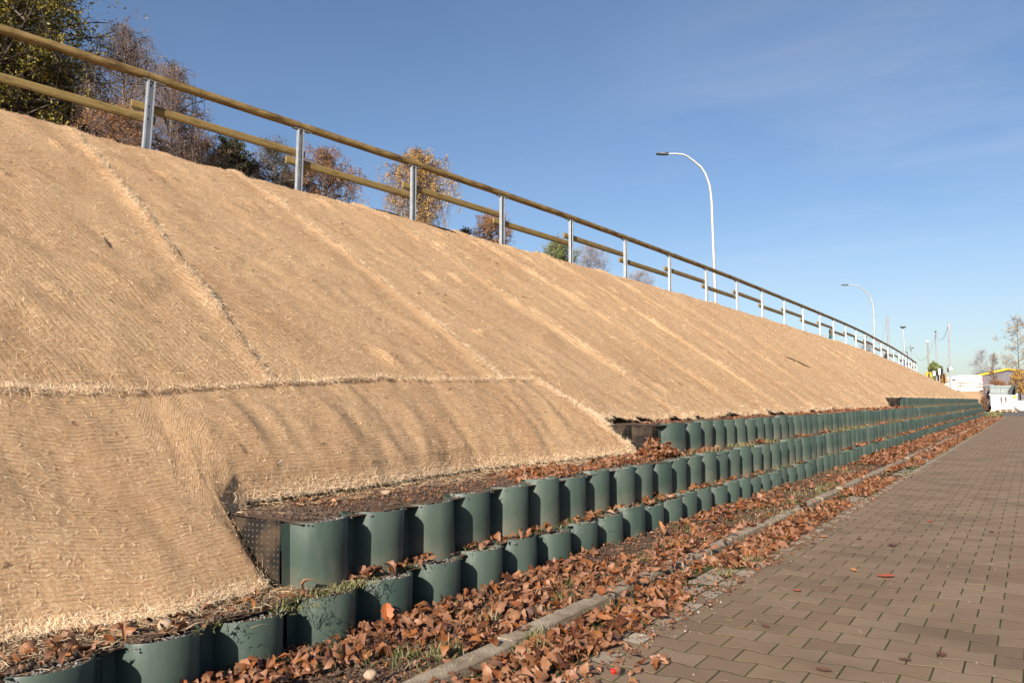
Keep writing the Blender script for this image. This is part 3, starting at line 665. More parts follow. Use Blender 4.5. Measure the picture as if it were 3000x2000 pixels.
def sample_strip(V, n, wfun):
    nu, nv = V.shape[:2]; N_ = grid_normals(V)
    dist = np.linalg.norm(V-cC, axis=-1); x, y, z = seen(V); vis = (z > .3) & (x > -200) & (x < 3200)
    du = np.linalg.norm(np.gradient(V, axis=0), axis=-1)*np.linalg.norm(np.gradient(V, axis=1), axis=-1)
    W = du/np.maximum(dist, 2.0)**1.7*vis*wfun
    return W, N_
tot, tot2 = [], []
for (V, u, wv, t0) in strips:
    patch = .5+1.6*np.clip(fbm(V[..., 1]*2.2, V[..., 0]*2.2, 3)+.25, 0, 1)
    W, N_ = sample_strip(V, 0, patch); tot.append((V, W, N_))
    edge = 13*np.exp(-((wv-1.012)/.013)**2)*np.clip(fbm(u*2.5+t0, u*0+t0, 3)*2.2+.5, 0.05, 2)+1.2*np.exp(-((wv-0.02)/.02)**2)+3*np.exp(-(u/.06)**2)+2*np.exp(-((u-u.max())/.08)**2)
    W, N_ = sample_strip(V, 0, edge); tot2.append((V, W, N_))
W, N_ = sample_strip(LV, 0, np.full(LU.shape, .5)); tot.append((LV, W, N_))
lw = 8*np.exp(-((LU/LU.max(1, keepdims=True)-.975)/.010)**2)*np.clip(fbm(LV[..., 1]*2, LU*0, 3)*3+.8, .15, 2)+6*np.exp(-(LU/.035)**2); lw[-5:] += 22*(1-np.arange(5)[::-1, None]*.15)
W, N_ = sample_strip(LV, 0, lw); tot2.append((LV, W, N_))
def scatter_fibres(tot, NF, lk, lift):
    SUM = sum(t[1].sum() for t in tot); FV, FT, fb = [], [], 0
    for V, W, N_ in tot:
        n = int(NF*W.sum()/SUM)
        if n < 10: continue
        idx = rng.choice(W.size, n, p=W.ravel()/W.sum()); P = V.reshape(-1, 3)[idx]+rng.normal(0, .010, (n, 3))*np.array([1, 1.3, .3]); Nn = N_.reshape(-1, 3)[idx]
        dist = np.linalg.norm(P-cC, axis=1)
        Ln = rng.gamma(3, .010, n)*np.clip(.8+dist*.04, 1, 2.0); long_ = rng.random(n) < .05; Ln[long_] *= 1.9; Ln = np.clip(Ln*np.clip(.55+dist*.09, .6, 1.2)*lk, .012, .17); Wd = .0006+.00012*dist*rng.uniform(.5, 1.2, n)
        v, t = fibres(P-Nn*.004, Nn, Ln, np.clip(Wd, .0006, .005), '', lift=lift); FV.append(v); FT.append(t+fb); fb += len(v)
    return FV, FT, fb
FV, FT, fb = scatter_fibres(tot2, 150000, .85, .34)
o = mesh('frayed_straw', np.concatenate(FV), np.concatenate(FT), M['fringe']); tag(o, 'pale frayed straw fringe along the seams and hems of the mats', 'straw', kind='stuff')
FV, FT, fb = scatter_fibres(tot, 380000, .78, .24)
# straw scattered over the soil beside the hems
n = 9000; s = np.concatenate([rng.uniform(2.6, 9, 6000), rng.uniform(.5, 3, 3000)]); q = np.where(np.arange(n) < 6000, rng.normal(3.42, .13, n), rng.normal(2.9, .1, n)); z = np.where(np.arange(n) < 6000, .515, .21)
P = np.stack([-q, s, z], 1); v, t = fibres(P, np.tile([[0, 0, 1.]], (n, 1)), rng.uniform(.02, .09, n), np.full(n, .0013), '', lift=.15); FV.append(v); FT.append(t+fb); fb += len(v)
n = 260; P = np.stack([-rng.uniform(.1, 1.8, n), (2.6*(12)**rng.random(n))-1.0, np.full(n, .003)], 1); v, t = fibres(P, np.tile([[0, 0, 1.]], (n, 1)), rng.uniform(.02, .07, n), np.full(n, .0011), '', lift=.03, droop=.02); FV.append(v); FT.append(t+fb); fb += len(v)
o = mesh('loose_straw', np.concatenate(FV), np.concatenate(FT), M['fibre']); tag(o, 'loose pale straw fibres bristling from the mats, scattered all over the slope', 'straw', kind='stuff')

# ---------------------------------------------------------------- fallen oak leaves
def leaf_shape(n, lob):
    t = np.linspace(0, 1, n); w = .29*np.sin(np.pi*np.clip(t, .0, 1)**1.2)**.55*(1+.17*np.sin(t*np.pi*2*lob+.6)); w[0] = .012; w[-1] = .02; return t, w
def leaf_mesh(P, Ln, n, lob, flat, pitchs=.45, up=None):
    N_ = len(P); t, w = leaf_shape(n, lob)
    t = np.tile(t, (N_, 1)); w = w[None]*rng.uniform(.8, 1.2, (N_, n)); wl = w*rng.uniform(.85, 1.15, (N_, 1)); wr = w*rng.uniform(.85, 1.15, (N_, 1))
    curl = rng.normal(0, .9, (N_, 1))*flat; cup = rng.normal(.25, .55, (N_, 1))*flat; tw = rng.normal(0, .5, (N_, 1))*flat
    cz = curl*(t-.5)**2*1.2-.0; x0 = t-.5
    def side(ww, sg):
        a = tw*(t-.5); y = sg*ww*np.cos(cup); z = cz+np.abs(ww)*np.sin(cup)*1.0
        return np.stack([x0, y*np.cos(a)-z*np.sin(a)*0, z+y*np.sin(a)], -1)
    mid = np.stack([x0, 0*x0, cz-.01], -1)
    V = np.stack([side(wl, 1), mid, side(wr, -1)], 1)*Ln[:, None, None, None]      # N,3,n,3
    V = V.reshape(N_, -1, 3)
    yaw = rng.uniform(0, 2*np.pi, N_); pi_ = rng.normal(0, pitchs, N_); ro = rng.normal(0, pitchs, N_)
    if up is not None: pi_ = pi_+up
    cr, sr, cp, sp, cy, sy = np.cos(ro), np.sin(ro), np.cos(pi_), np.sin(pi_), np.cos(yaw), np.sin(yaw)
    def rot(V, c, s, i, j):
        A = V[..., i]*c[:, None]-V[..., j]*s[:, None]; B = V[..., i]*s[:, None]+V[..., j]*c[:, None]; V = V.copy(); V[..., i] = A; V[..., j] = B; return V
    V = rot(V, cr, sr, 1, 2); V = rot(V, cp, -sp, 0, 2); V = rot(V, cy, sy, 0, 1)
    zmin = V[..., 2].min(1); V = V+P[:, None, :]; V[..., 2] -= (zmin*.75)[:, None]
    i = np.arange(n-1); F = np.concatenate([np.stack([i, i+1, n+i+1, n+i], 1), np.stack([n+i, n+i+1, 2*n+i+1, 2*n+i], 1)])
    return V.reshape(-1, 3), (F[None]+np.arange(N_)[:, None, None]*3*n).reshape(-1, 4)
LVs, LFs, lb_ = [], [], 0
def put(s, q, z, Ln, n=13, lob=3.0, flat=1.0, ps=.42):
    global lb_
    P = np.stack([-q, s, z], 1); v, f = leaf_mesh(P, Ln, n, lob, flat, ps); LVs.append(v); LFs.append(f+lb_); lb_ += len(v)
def dens(n, s0, s1, p=1.0):
    u = rng.random(n); a, b = s0+2.0, s1+2.0
    return (a*(b/a)**u)-2.0
def band(n, s0, s1, qm, qs, z0, pile, L0=.026, L1=.080, hi=None, flat=1.0, thr=-.06, nn=13, ps=.42):
    s = dens(n*2, s0, s1); q = rng.uniform(qm-qs, qm+qs, n*2)
    k = fbm(s*1.3+5, q*3+qm*9, 3) > thr; s, q = s[k][:n], q[k][:n]; m = len(s)
    h = pile*np.clip(fbm(s*1.1, q*2.5+3, 3)+.25, 0, 1)*rng.random(m)*(1-np.abs((q-qm)/qs)**2*.8)
    put(s, q, z0+h+.004, rng.uniform(L0, L1, m)*np.clip(1+s*.012, 1, 1.6), nn, flat=flat, ps=ps)
# between kerb and wall, piled against the wall
band(2350, .6, 16, 2.29, .30, .012, .06, thr=-.02)
band(2600, 14, 64, 2.32, .28, .012, .07, nn=6, L0=.05, L1=.105)
band(200, .9, 9, 2.52, .10, .012, .04, thr=.0)
# gutter in front of the kerb
band(2900, .2, 15, 1.69, .15, .004, .06, thr=-.10)
band(420, .2, 3.2, 1.50, .22, .004, .04, thr=-.05)
band(2200, 13, 58, 1.69, .14, .006, .07, nn=6, L0=.05, L1=.105)
band(420, .8, 30, 1.95, .09, .038, .01, thr=-.02, L0=.03, L1=.07)
# on the terraces
band(130, .3, 2.8, 2.80, .16, .20, .01, thr=-.02); band(330, 2.6, 16, 2.74, .07, .205, .03, thr=.03); band(500, 16, 60, 2.74, .08, .205, .03, nn=6, L0=.06, L1=.11)
band(520, 5.2, 9, 3.12, .2, .50, .02, thr=-.1, L0=.04, L1=.075); band(450, 3, 6, 3.1, .22, .50, .01, thr=0.0, L0=.035, L1=.07)
band(300, 7.9, 22, 2.98, .09, .505, .03, thr=.03); band(250, 20, 60, 2.98, .1, .505, .03, nn=6)
band(600, 8, 28, 3.42, .18, .80, .006, thr=-.05, L0=.025, L1=.06); band(420, 18, 28, 3.4, .2, .81, .02, nn=6, L0=.05, L1=.09); band(220, 28, 62, 3.4, .1, .81, .02, nn=6); 
# pile in the corner of the third tier
n = 210; a = rng.uniform(0, 6.28, n); r = np.sqrt(rng.random(n)); s = 7.42+.38*r*np.cos(a); q = 3.06+.15*r*np.sin(a); put(s, q, .51+.20*(1-r)*rng.random(n)+.005, rng.uniform(.06, .1, n))
# crumbs of broken leaf
for (n, s0, s1, qm, qs, z0) in ((5200, .3, 14, 2.34, .36, .008), (3800, .2, 13, 1.66, .24, .004), (900, 3, 9, 3.1, .25, .502)):
    band(n, s0, s1, qm, qs, z0, .01, L0=.012, L1=.03, nn=5, thr=-.5)
o = mesh('leaf_litter', np.concatenate(LVs), np.concatenate(LFs), M['leaf'], smooth=False); tag(o, 'brown and orange oak leaf litter along kerb, gutter and wall terraces', 'leaf litter', kind='stuff')

def single_leaf(x, y, z, L, label, colr, up=0.0, yaw=0, group=None, mm=None):
    p = onz(x, y, z); t, wd = leaf_shape(15, 3.4); wd = wd*1.15
    V = [];
    for k in range(15):
        for sg in (1, 0, -1):
            V.append(((t[k]-.5)*L, sg*wd[k]*L, .16*L*(t[k]-.5)**2*2+abs(sg)*wd[k]*L*.35))
    V = np.array(V); F = [(k*3+j, k*3+j+1, k*3+j+4, k*3+j+3) for k in range(14) for j in range(2)]
    V[:, 2] -= V[:, 2].min()
    e = mesh('oak_leaf', V, F, mm or M['leaf_'+colr], smooth=False); e.location = (p[0], p[1], p[2]+.002+(L*.42 if up > .5 else 0)); e.rotation_euler = (0, -up, yaw)
    s_ = e.modifiers.new('t', 'SOLIDIFY'); s_.thickness = .0006
    tag(e, label, 'leaf', group); return e
M['leaf_orange'] = mat('orange_oak_leaf', (.50, .15, .03), .5, var=(.34, .09, .025), scale=30, trans=.1)
M['leaf_tan'] = mat('tan_oak_leaf', (.50, .25, .12), .55, var=(.40, .17, .07), scale=30, trans=.1)
M['leaf_brown'] = mat('dark_brown_leaf', (.07, .03, .02), .6, var=(.12, .05, .03), scale=30)
M['leaf_red'] = mat('red_brown_leaf', (.38, .09, .045), .6, var=(.26, .06, .03), scale=30)
single_leaf(1937, 1566, .02, .115, 'large tan oak leaf standing upright against the bottom tier of pipes', 'tan', up=1.15, yaw=-2.2)
single_leaf(1133, 1820, .02, .09, 'narrow orange oak leaf standing on its stalk against a bottom-tier pipe', 'orange', up=1.2, yaw=2.6)
gl = 'stray leaves lying on the paving'
for (x, y, L, c, lb) in [(2596, 1690, .10, 'red', 'bright red-brown leaf lying alone in the middle of the paving'), (2243, 1835, .045, 'brown', 'tiny dark curled leaf crumb on the front paving near the gutter'),
        (2615, 1599, .085, 'brown', 'long dark brown leaf on the paving, up the path from the bright red one'), (2517, 1579, .05, 'brown', 'small blackish leaf scrap on the paving beside its paler scraps'),
        (2725, 1528, .07, 'red', 'small red leaf on the paving with a pale piece under it'), (2502, 1671, .06, 'tan', 'pale crumpled leaf on the paving halfway to the gutter'),
        (2335, 1731, .06, 'red', 'flat reddish leaf on the paving nearest the gutter grass'), (2413, 1573, .07, 'tan', 'spiky tan leaf on the paving by the light edge stones'),
        (2385, 1593, .05, 'brown', 'dark leaf crumb on the light edge stones'), (2652, 1934, .05, 'brown', 'black speck of leaf on the front paving, left one of the pair'), (2759, 1920, .055, 'brown', 'black speck of leaf on the front paving, right one of the pair'),
        (2414, 1965, .06, 'brown', 'dark rotted leaf at the very front of the paving'), (2905, 1558, .05, 'brown', 'small dark leaf on the far right of the paving')]:
    single_leaf(x, y, .003, L, lb, c, up=.06, yaw=rng.uniform(0, 6), group=gl)
# red berry, pebble, stones
def stone(name, x, y, z, r, m, label, cat, sq=.8):
    import bmesh
    bm = bmesh.new(); bmesh.ops.create_icosphere(bm, subdivisions=3, radius=r)
    for v in bm.verts: v.co *= 1+.16*(vnoise(np.array(v.co.x/r*1.3+x), np.array(v.co.y/r*1.3+v.co.z/r))-.5)*2; v.co.z *= sq
    me = bpy.data.meshes.new(name); bm.to_mesh(me); bm.free(); me.materials.append(m)
    for p in me.polygons: p.use_smooth = True
    o = bpy.data.objects.new(name, me); COL.objects.link(o); p = onz(x, y, z); o.location = (p[0], p[1], z+r*sq*.8); tag(o, label, cat)
M['berry'] = mat('red_berry', (.75, .02, .01), .25, var=(.6, .02, .01), scale=40)
M['pebble'] = mat('tan_pebble', (.42, .30, .20), .7, var=(.34, .23, .15), scale=20)
M['brick'] = mat('brick_chip', (.55, .25, .12), .8, var=(.45, .2, .1), scale=20)
stone('berry', 1797, 1971, .003, .011, M['berry'], 'small bright red berry at the front edge of the leaf litter', 'berry', 1)
stone('pebble', 1084, 1987, .038, .024, M['pebble'], 'smooth tan pebble on top of the kerb in the foreground', 'pebble')
stone('brick_chip', 1045, 1440, .50, .022, M['brick'], 'orange brick chip on the soil terrace, the squarish one near the mat hem', 'stone')
stone('brick_chip', 980, 1472, .50, .018, M['brick'], 'orange brick chip on the soil terrace, the one nearest the first pipes', 'stone')
stone('stone', 1131, 1449, .50, .026, M['pebble'], 'grey-brown stone on the soil terrace behind the fourth pipe', 'stone', .6)
stone('stone', 482, 1843, .195, .030, M['pebble'], 'rounded stone lying on the fill of a bottom-tier pipe at lower left', 'stone', .7)

# ---------------------------------------------------------------- grass
def blades(n, sfun, name, L0, L1, wd=.0016):
    s, q, z = sfun(n); n = len(s); P = np.stack([-q, s, z], 1)
    v, t = fibres(P, np.tile([[0, 0, 1.]], (n, 1))+rng.normal(0, .1, (n, 3)), rng.uniform(L0, L1, n), np.full(n, wd)*(1+s*.09), '', lift=1.7, droop=.8); return v, t
GVs, GTs, gb = [], [], 0
def tufts(cs, n, rad, L0=.03, L1=.09):
    global gb
    for (s0, q0, z0, k) in cs:
        m = int(n*k); v, t = blades(m, lambda m: (rng.normal(s0, rad, m), rng.normal(q0, rad*.6, m), np.full(m, z0)), '', L0, L1); GVs.append(v); GTs.append(t+gb); gb += len(v)
def tz(x, y, z, k): p = onz(x, y, z); return (p[1], -p[0], z, k)
tufts([tz(x, y, .205, k) for x, y, k in [(960, 1735, 1.2), (1010, 1722, 1.2), (1060, 1712, .8), (860, 1785, .9), (820, 1770, .5), (900, 1752, .5), (600, 1840, .4)]], 100, .06, .015, .045)
tufts([tz(x, y, .015, k) for x, y, k in [(1310, 1915, 1.6), (1420, 1820, 1.2), (1650, 1750, 1.3), (1560, 1870, 1.3), (1590, 1800, .6), (1180, 1920, .7), (1880, 1640, .6), (1150, 1740, .5)]], 110, .05, .02, .07)
tufts([tz(x, y, .01, k) for x, y, k in [(2195, 1642, 1.0), (2130, 1680, .6), (2325, 1505, 1.2), (2410, 1445, 1.2), (1545, 1905, .8)]], 110, .05, .02, .06)
tufts([tz(x, y, .015, k) for x, y, k in [(2408, 1437, 2.2), (2330, 1476, 1.6), (2440, 1425, 1.6), (2060, 1440, 1.0)]], 130, .06, .03, .08)
for (n, q0, qs, z0, s0, s1) in ((5200, 2.80, .06, .20, 2.8, 62), (6500, 3.0, .07, .50, 8, 64), (2500, 3.38, .06, .81, 28, 66), (6500, 2.25, .26, .01, 1, 64), (900, 1.58, .05, .0, 2, 50), (900, 2.88, .05, .20, 2.9, 8)):
    s = dens(n*2, s0, s1); q = rng.normal(q0, qs, n*2); k = fbm(s*2.2+q0*31, q*2, 3) > .03; s, q = s[k][:n], q[k][:n]
    v, t = blades(len(s), lambda m: (s, q, np.full(len(s), z0)), '', .02, .07); GVs.append(v); GTs.append(t+gb); gb += len(v)
# grassy end of the verge
n = 7000; s = rng.uniform(56, 76, n); q = rng.uniform(1.9, 4.5, n); v, t = blades(n, lambda m: (s, q, np.full(m, .04)), '', .06, .16, .003); GVs.append(v); GTs.append(t+gb); gb += len(v)
o = mesh('grass', np.concatenate(GVs), np.concatenate(GTs), M['grass']); tag(o, 'short green grass tufts growing along the kerb and on the wall terraces', 'grass', kind='stuff')
M['vgrass'] = mat('grass_verge', (.10, .105, .03), .95, var=(.16, .12, .04), scale=3, detail=8, bump=.8, bscale=30)
mesh('verge_end', np.array([(-1.95, 62, .03), (-1.8, 66, .02), (-2.2, 70, .01), (-3.2, 76, .0), (-8, 80, .05), (-6, 66, .1), (-3, 62, .08)]), [(0, 1, 2, 3, 4, 5, 6)], M['vgrass'])['kind'] = 'structure'

# ---------------------------------------------------------------- fence on the crest
POST_X = [426, 872, 1207, 1468, 1670, 1830, 1960, 2068, 2158, 2232, 2297, 2352, 2401, 2441, 2477, 2507, 2534, 2559, 2581, 2601, 2617.6, 2633, 2644.4, 2653, 2662, 2670, 2677.5, 2684.7, 2690.5, 2695.5, 2699.5]
def fence():
    root = empty('fence', (-9.95, 6.5, 4.43)); tag(root, 'long timber guard rail on galvanised steel posts along the crest of the embankment', 'fence')
    C = Vector(root.location); pts = []
    A = PATH[:, :3]
    for x in POST_X:
        P3_ = np.stack([-A[:, 1], A[:, 0], A[:, 2]], 1); xs, ys, zs = seen(P3_)
        ok = (zs > 3) & (A[:, 0] > (pts[-1][1]+.8 if pts else 2))
        d = xs-x; j = [i for i in range(len(A)-1) if ok[i] and d[i]*d[i+1] <= 0]
        if not j: continue
        i = j[0]; f = d[i]/(d[i]-d[i+1]+1e-9); p = P3_[i]*(1-f)+P3_[i+1]*f; pts.append(tuple(p))
    d0 = Vector(pts[1])-Vector(pts[0]); back = [Vector(pts[0])-d0*k+Vector((-.06*k*k, 0, 0)) for k in (1, 2, 3)][::-1]
    pts = [Vector(p) for p in back]+[Vector(p) for p in pts]; H = .92
    mbP = None
    for i, p in enumerate(pts):
        t = (pts[min(i+1, len(pts)-1)]-pts[max(i-1, 0)]); yaw = math.atan2(t.y, t.x)
        mb = MB(); w = .105; h = H+.45; zc = H/2-.225
        mb.box((0, 0, zc), (w, .005, h)); mb.box((-w/2+.002, -.026, zc), (.005, .05, h)); mb.box((w/2-.002, -.026, zc), (.005, .05, h))
        mb.box((-w/2+.012, -.052, zc), (.024, .004, h)); mb.box((w/2-.012, -.052, zc), (.024, .004, h))
        o = mb.build('post', M['steel'], root, bevel=.0015); o.location = p-C; o.rotation_euler = (0, 0, yaw)
        # lean slightly as in the photograph
        if i in (3, 4): o.rotation_euler = (0, .045 if i == 3 else .02, yaw)
        br = MB(); br.box((0, -.01, H+.004), (.30, .09, .005)); br.box((0, 0, H-.04), (.02, .03, .05)); b = br.build('bracket', M['steel'], o); 
        sl_ = (pts[min(i+1, len(pts)-1)].z-pts[max(i-1, 0)].z)/max(.1, Vector((t.x, t.y)).length); b.rotation_euler = (0, -math.atan(sl_)*.9, 0)
        for zb_ in (.57, .40, H-.05):
            bo = MB(); bo.tube([(0, -.004, zb_), (0, -.014, zb_)], .012, 6); bo.build('bolt', M['black'], o)
    for i in range(len(pts)-1):
        a, b = pts[i], pts[i+1]; z = Vector((0, 0, H+.070)); g = (b-a).normalized()
        L = (b-a).length; yaw = math.atan2(g.y, g.x)-math.pi/2; pit = math.asin(g.z)
        def pole(name, A_, Bv, r, mm, wob, flat=1):
            L = (Bv-A_).length; g = (Bv-A_).normalized(); n = 14
            ys = np.linspace(0, L, n); rr = [r*(1+wob*math.sin(k*1.7+i)+wob*rng.normal()*.4) for k in range(n)]
            mb = MB(); mb.tube([(wob*.3*math.sin(k+i), y, wob*.3*math.cos(1.3*k+i)) for k, y in enumerate(ys)], rr, 14)
            if flat != 1: mb.V = [(v[0]*flat, v[1], v[2]) for v in mb.V]
            o = mb.build(name, mm, root, smooth=True); o.location = A_-C; o.rotation_euler = g.to_track_quat('Y', 'Z').to_euler(); return o
        pole('handrail', a+z+g*.004, b+z-g*.004, .061, M['wood'], .006)
        nn = Vector((-g.y, g.x, 0)).normalized()   # to the far side
        hi = ((i-3) % 2 == 0); zz = .565 if hi else .415
        # lower rails sit behind the posts, alternately higher and lower
        A_ = a+Vector((0, 0, zz))-g*.19+nn*.040; B_ = b+Vector((0, 0, zz))+g*.13+nn*.040; Lr = (B_-A_).length; d_ = (B_-A_).normalized()
        mb = MB(); prof = [(-.022, -.052), (-.022, .052), (-.008, .062), (.014, .055), (.026, .03), (.026, -.03), (.014, -.055), (-.008, -.062)]
        ym = Matrix(((-1, 0, 0, 0), (0, 0, 1, 0), (0, 1, 0, 0), (0, 0, 0, 1)))
        mb.prism([(-x, y) for x, y in prof], ym, 0, Lr); o = mb.build('lower_rail', M['wood_low'], root); o.location = A_-C; o.rotation_euler = d_.to_track_quat('Y', 'Z').to_euler()
    return pts
fpts = fence()

# ---------------------------------------------------------------- street lamps and masts
def mast(x, y_top, x_base, y_base, Z, label, name='pole', r=.09, r2=None, m='greypole', cat='pole', ground=3.7):
    a = at(x_base, y_base, Z); b = at(x, y_top, Z); k = (b-a); zlow = ground
    base = a+k*((zlow-a[2])/k[2]); root = empty(name, tuple(base)); tag(root, label, cat)
    L = Vector(b-base); mb = MB(); mb.tube([(0, 0, 0), L*.5, L], [r, (r+(r2 or r*.7))/2, r2 or r*.7], 10); mb.build('shaft', M[m], root, smooth=True)
    return root, L
def street_lamp(xh, yh, xa, Z, x_base, label, drop):
    """curved arm reaching to the left"""
    px = F_S/Z; top = at(xa, yh, Z); head = at(xh, yh, Z)
    base = at(x_base, 1172, Z); dirn = Vector((base-at(x_base, 600, Z)))
    A = Vector(at(xa, yh+drop*1.2, Z)); B = Vector(at(x_base, yh+drop*1.2+230, Z)); low = B+(B-A)*((3.6-B.z)/(B-A).z)
    root = empty('street_lamp', low); tag(root, label, 'street lamp', 'curved street lamps behind the fence')
    W = (xa-xh)/px; pts = [low, low.lerp(A, .5), A]
    lamp = []
    for fx, fy in [(1.0, 1.15), (.986, .92), (.96, .71), (.89, .46), (.81, .30), (.67, .15), (.58, .06), (.49, .01), (.36, -.005), (.225, 0)]:
        lamp.append(Vector(at(xh+(xa-xh)*fx, yh+fy*drop, Z)))
    P0 = lamp[0]; low2 = low; allp = [low2, low2.lerp(P0, .35), low2.lerp(P0, .7)]+lamp
    mb = MB(); n = len(allp); rad = [.085, .078, .068]+[.062-.003*i for i in range(len(lamp))]
    mb.tube([p-low for p in allp], rad, 12); mb.build('pole', M['lamp_pole'], root, smooth=True)
    e = lamp[-1]-low; d = (lamp[-1]-lamp[-2]).normalized(); yaw = math.atan2(d.y, d.x)
    hb = MB(); hb.add([e+Matrix.Rotation(yaw, 3, 'Z') @ Vector(v) for v in [(-.05, -.05, -.045), (-.05, .05, -.045), (-.05, -.05, .05), (-.05, .05, .05), (.12, -.12, -.04), (.12, .12, -.04), (.12, -.10, .055), (.12, .10, .055), (.50, -.13, -.012), (.50, .13, -.012), (.46, -.09, .03), (.46, .09, .03)]],
                 [(0, 1, 3, 2), (0, 4, 5, 1), (2, 3, 7, 6), (0, 2, 6, 4), (1, 5, 7, 3), (4, 8, 9, 5), (6, 7, 11, 10), (4, 6, 10, 8), (5, 9, 11, 7), (8, 10, 11, 9)])
    hb.build('lamp_head', M['steel_dark'], root)
street_lamp(1918, 451, 2085, 36, 2094, 'tall curved street lamp rising behind the middle of the fence', 126)
street_lamp(2461, 835, 2560, 66, 2566, 'smaller, farther curved street lamp near the right end of the fence', 76)
# signal mast with long arm across the road, hanging signal head
def signal_mast():
    Z = 72; g = 3.6; root = empty('traffic_signal', tuple(at(2594, 1100, Z))); tag(root, 'white signal mast with long arm and hanging red traffic light, seen through the fence', 'traffic light')
    C = Vector(root.location); P = [(2594, 1100), (2593, 1045), (2589, 1023), (2580, 1005), (2567, 995), (2548, 987), (2510, 983), (2460, 981), (2398, 980)]
    mb = MB(); mb.tube([Vector(at(x, y, Z))-C for x, y in P], [.12, .11, .10, .095, .085, .07, .06, .05, .045], 10); mb.build('mast_arm', M['lamp_pole'], root, smooth=True)
    h = Vector(at(2435.5, 978, Z))-C; u = Vector(cR); dz = 27*Z/F_S
    mb = MB(); mb.box(h, (.34, .26, dz), rz=PHI); hd = mb.build('signal_head', M['black'], root, bevel=.03)
    for k, mm in ((1, 'red'), (0, 'rust'), (-1, 'green_lens')):
        c = h+Vector((0, 0, k*dz*.31))-Vector(cF)*.16; l = MB(); l.tube([c, c-Vector(cF)*.02], .125, 14); l.build('lens', M[mm], root)
    mb = MB(); mb.tube([h+Vector((0, 0, dz/2)), h+Vector((0, 0, dz/2+.03))], .05, 6); mb.build('clamp', M['black'], root)
    b = Vector(at(2598, 1046, Z-3)); s = empty('traffic_signal', b+Vector((0, 0, -1.0))); tag(s, 'black back of a traffic signal peeping over the crest beside the white mast', 'traffic light')
    mb = MB(); mb.box((0, 0, 1.0), (.30, .25, .75), rz=PHI); mb.box((-.16, 0, 1.05), (.14, .2, .2), rz=PHI); mb.build('signal_head', M['black'], s, bevel=.05)
    mb = MB(); mb.tube([(0, 0, -.5), (0, 0, .65)], .05, 8); mb.build('post', M['greypole'], s)
signal_mast()
r_, L = mast(2599, 921, 2604, 1045, 84, 'thick grey wooden utility pole just right of the farther curved lamp', r=.11, r2=.08, m='greypole')
r_, L = mast(2645.5, 961, 2654, 1076, 80, 'white straight lamp mast with a flat disc head, near the fence end', name='street_lamp', r=.07, r2=.05, m='lamp_pole', cat='street lamp')
mb = MB(); mb.tube([L+Vector((0, 0, -.02)), L+Vector((0, 0, .10)), L+Vector((0, 0, .16))], [.10, .28, .26], 14); mb.build('lamp_head', M['steel_dark'], r_, smooth=True)
r_, L = mast(2668, 1008, 2671, 1060, 115, 'thin distant utility pole carrying the sagging wire', r=.07, m='greypole')
mb = MB(); mb.box(L+Vector((0, 0, -.7)), (.12, .12, .5)); mb.box(L+Vector((.25, .2, -.5)), (.2, .2, .15)); mb.build('insulator', M['black'], r_)
r_, L = mast(2659, 1033, 2659.5, 1075, 118, 'small dark-headed lamp behind the fence end', name='street_lamp', r=.05, m='steel_dark', cat='street lamp')
mb = MB(); a_ = Vector(cR)*-.5; mb.tube([L, L+Vector(cR)*-.15+Vector((0, 0, .12)), L+a_+Vector((0, 0, .0))], [.05, .09, .05], 8); mb.build('lamp_head', M['black'], r_)
r_, L = mast(2717.5, 1000, 2722, 1110, 100, 'pale sand-coloured pole with a white cap, between the fence end and the traffic lights', r=.09, m='woodpole', r2=.075, ground=2.2)
mb = MB(); mb.tube([L-Vector((0, 0, .05)), L+Vector((0, 0, .12))], .15, 10); mb.build('cap', M['white'], r_)
r_, L = mast(2741, 974, 2744.5, 1075, 108, 'grey utility pole behind the traffic lights', r=.085, r2=.065, m='greypole', ground=2.2)
mb = MB(); mb.tube([Vector((0, 0, 0))+L*.18, L*.36], .10, 8); mb.build('cable_box', M['black'], r_); mb = MB(); mb.tube([L, L+Vector((0, 0, .2))], .1, 8); mb.build('cap', M['black'], r_)
r_, L = mast(2778.5, 943, 2783.5, 1118, 92, 'tallest distant pole with a round white floodlight halfway down, left of the van', r=.09, r2=.07, m='greypole', ground=2.2)
p = L*((1172-1080)/(1172-943))*.72; q_ = Vector(at(2785, 1080, 92))-Vector(r_.location)
import bmesh
def ball(name, c, r, m, parent, sq=(1, 1, 1)):
    bm = bmesh.new(); bmesh.ops.create_uvsphere(bm, u_segments=14, v_segments=10, radius=r)
    for v in bm.verts: v.co = Vector((v.co.x*sq[0], v.co.y*sq[1], v.co.z*sq[2]))+Vector(c)
    me = bpy.data.meshes.new(name); bm.to_mesh(me); bm.free(); me.materials.append(m)
    for f in me.polygons: f.use_smooth = True
    o = bpy.data.objects.new(name, me); COL.objects.link(o); o.parent = parent; return o
ball('floodlight', q_, .26, M['white'], r_); mb = MB(); mb.box(q_+Vector(cR)*-.30+Vector((0, 0, -.12)), (.2, .2, .5)); mb.tube([q_+Vector(cR)*-.4+Vector((0, 0, .28)), q_+Vector(cR)*.4+Vector((0, 0, .22))], .02, 6); mb.build('bracket', M['black'], r_)
mb = MB(); mb.box(L+Vector(cR)*.1-Vector((0, 0, .5)), (.22, .22, .7)); mb.build('fitting', M['greypole'], r_)
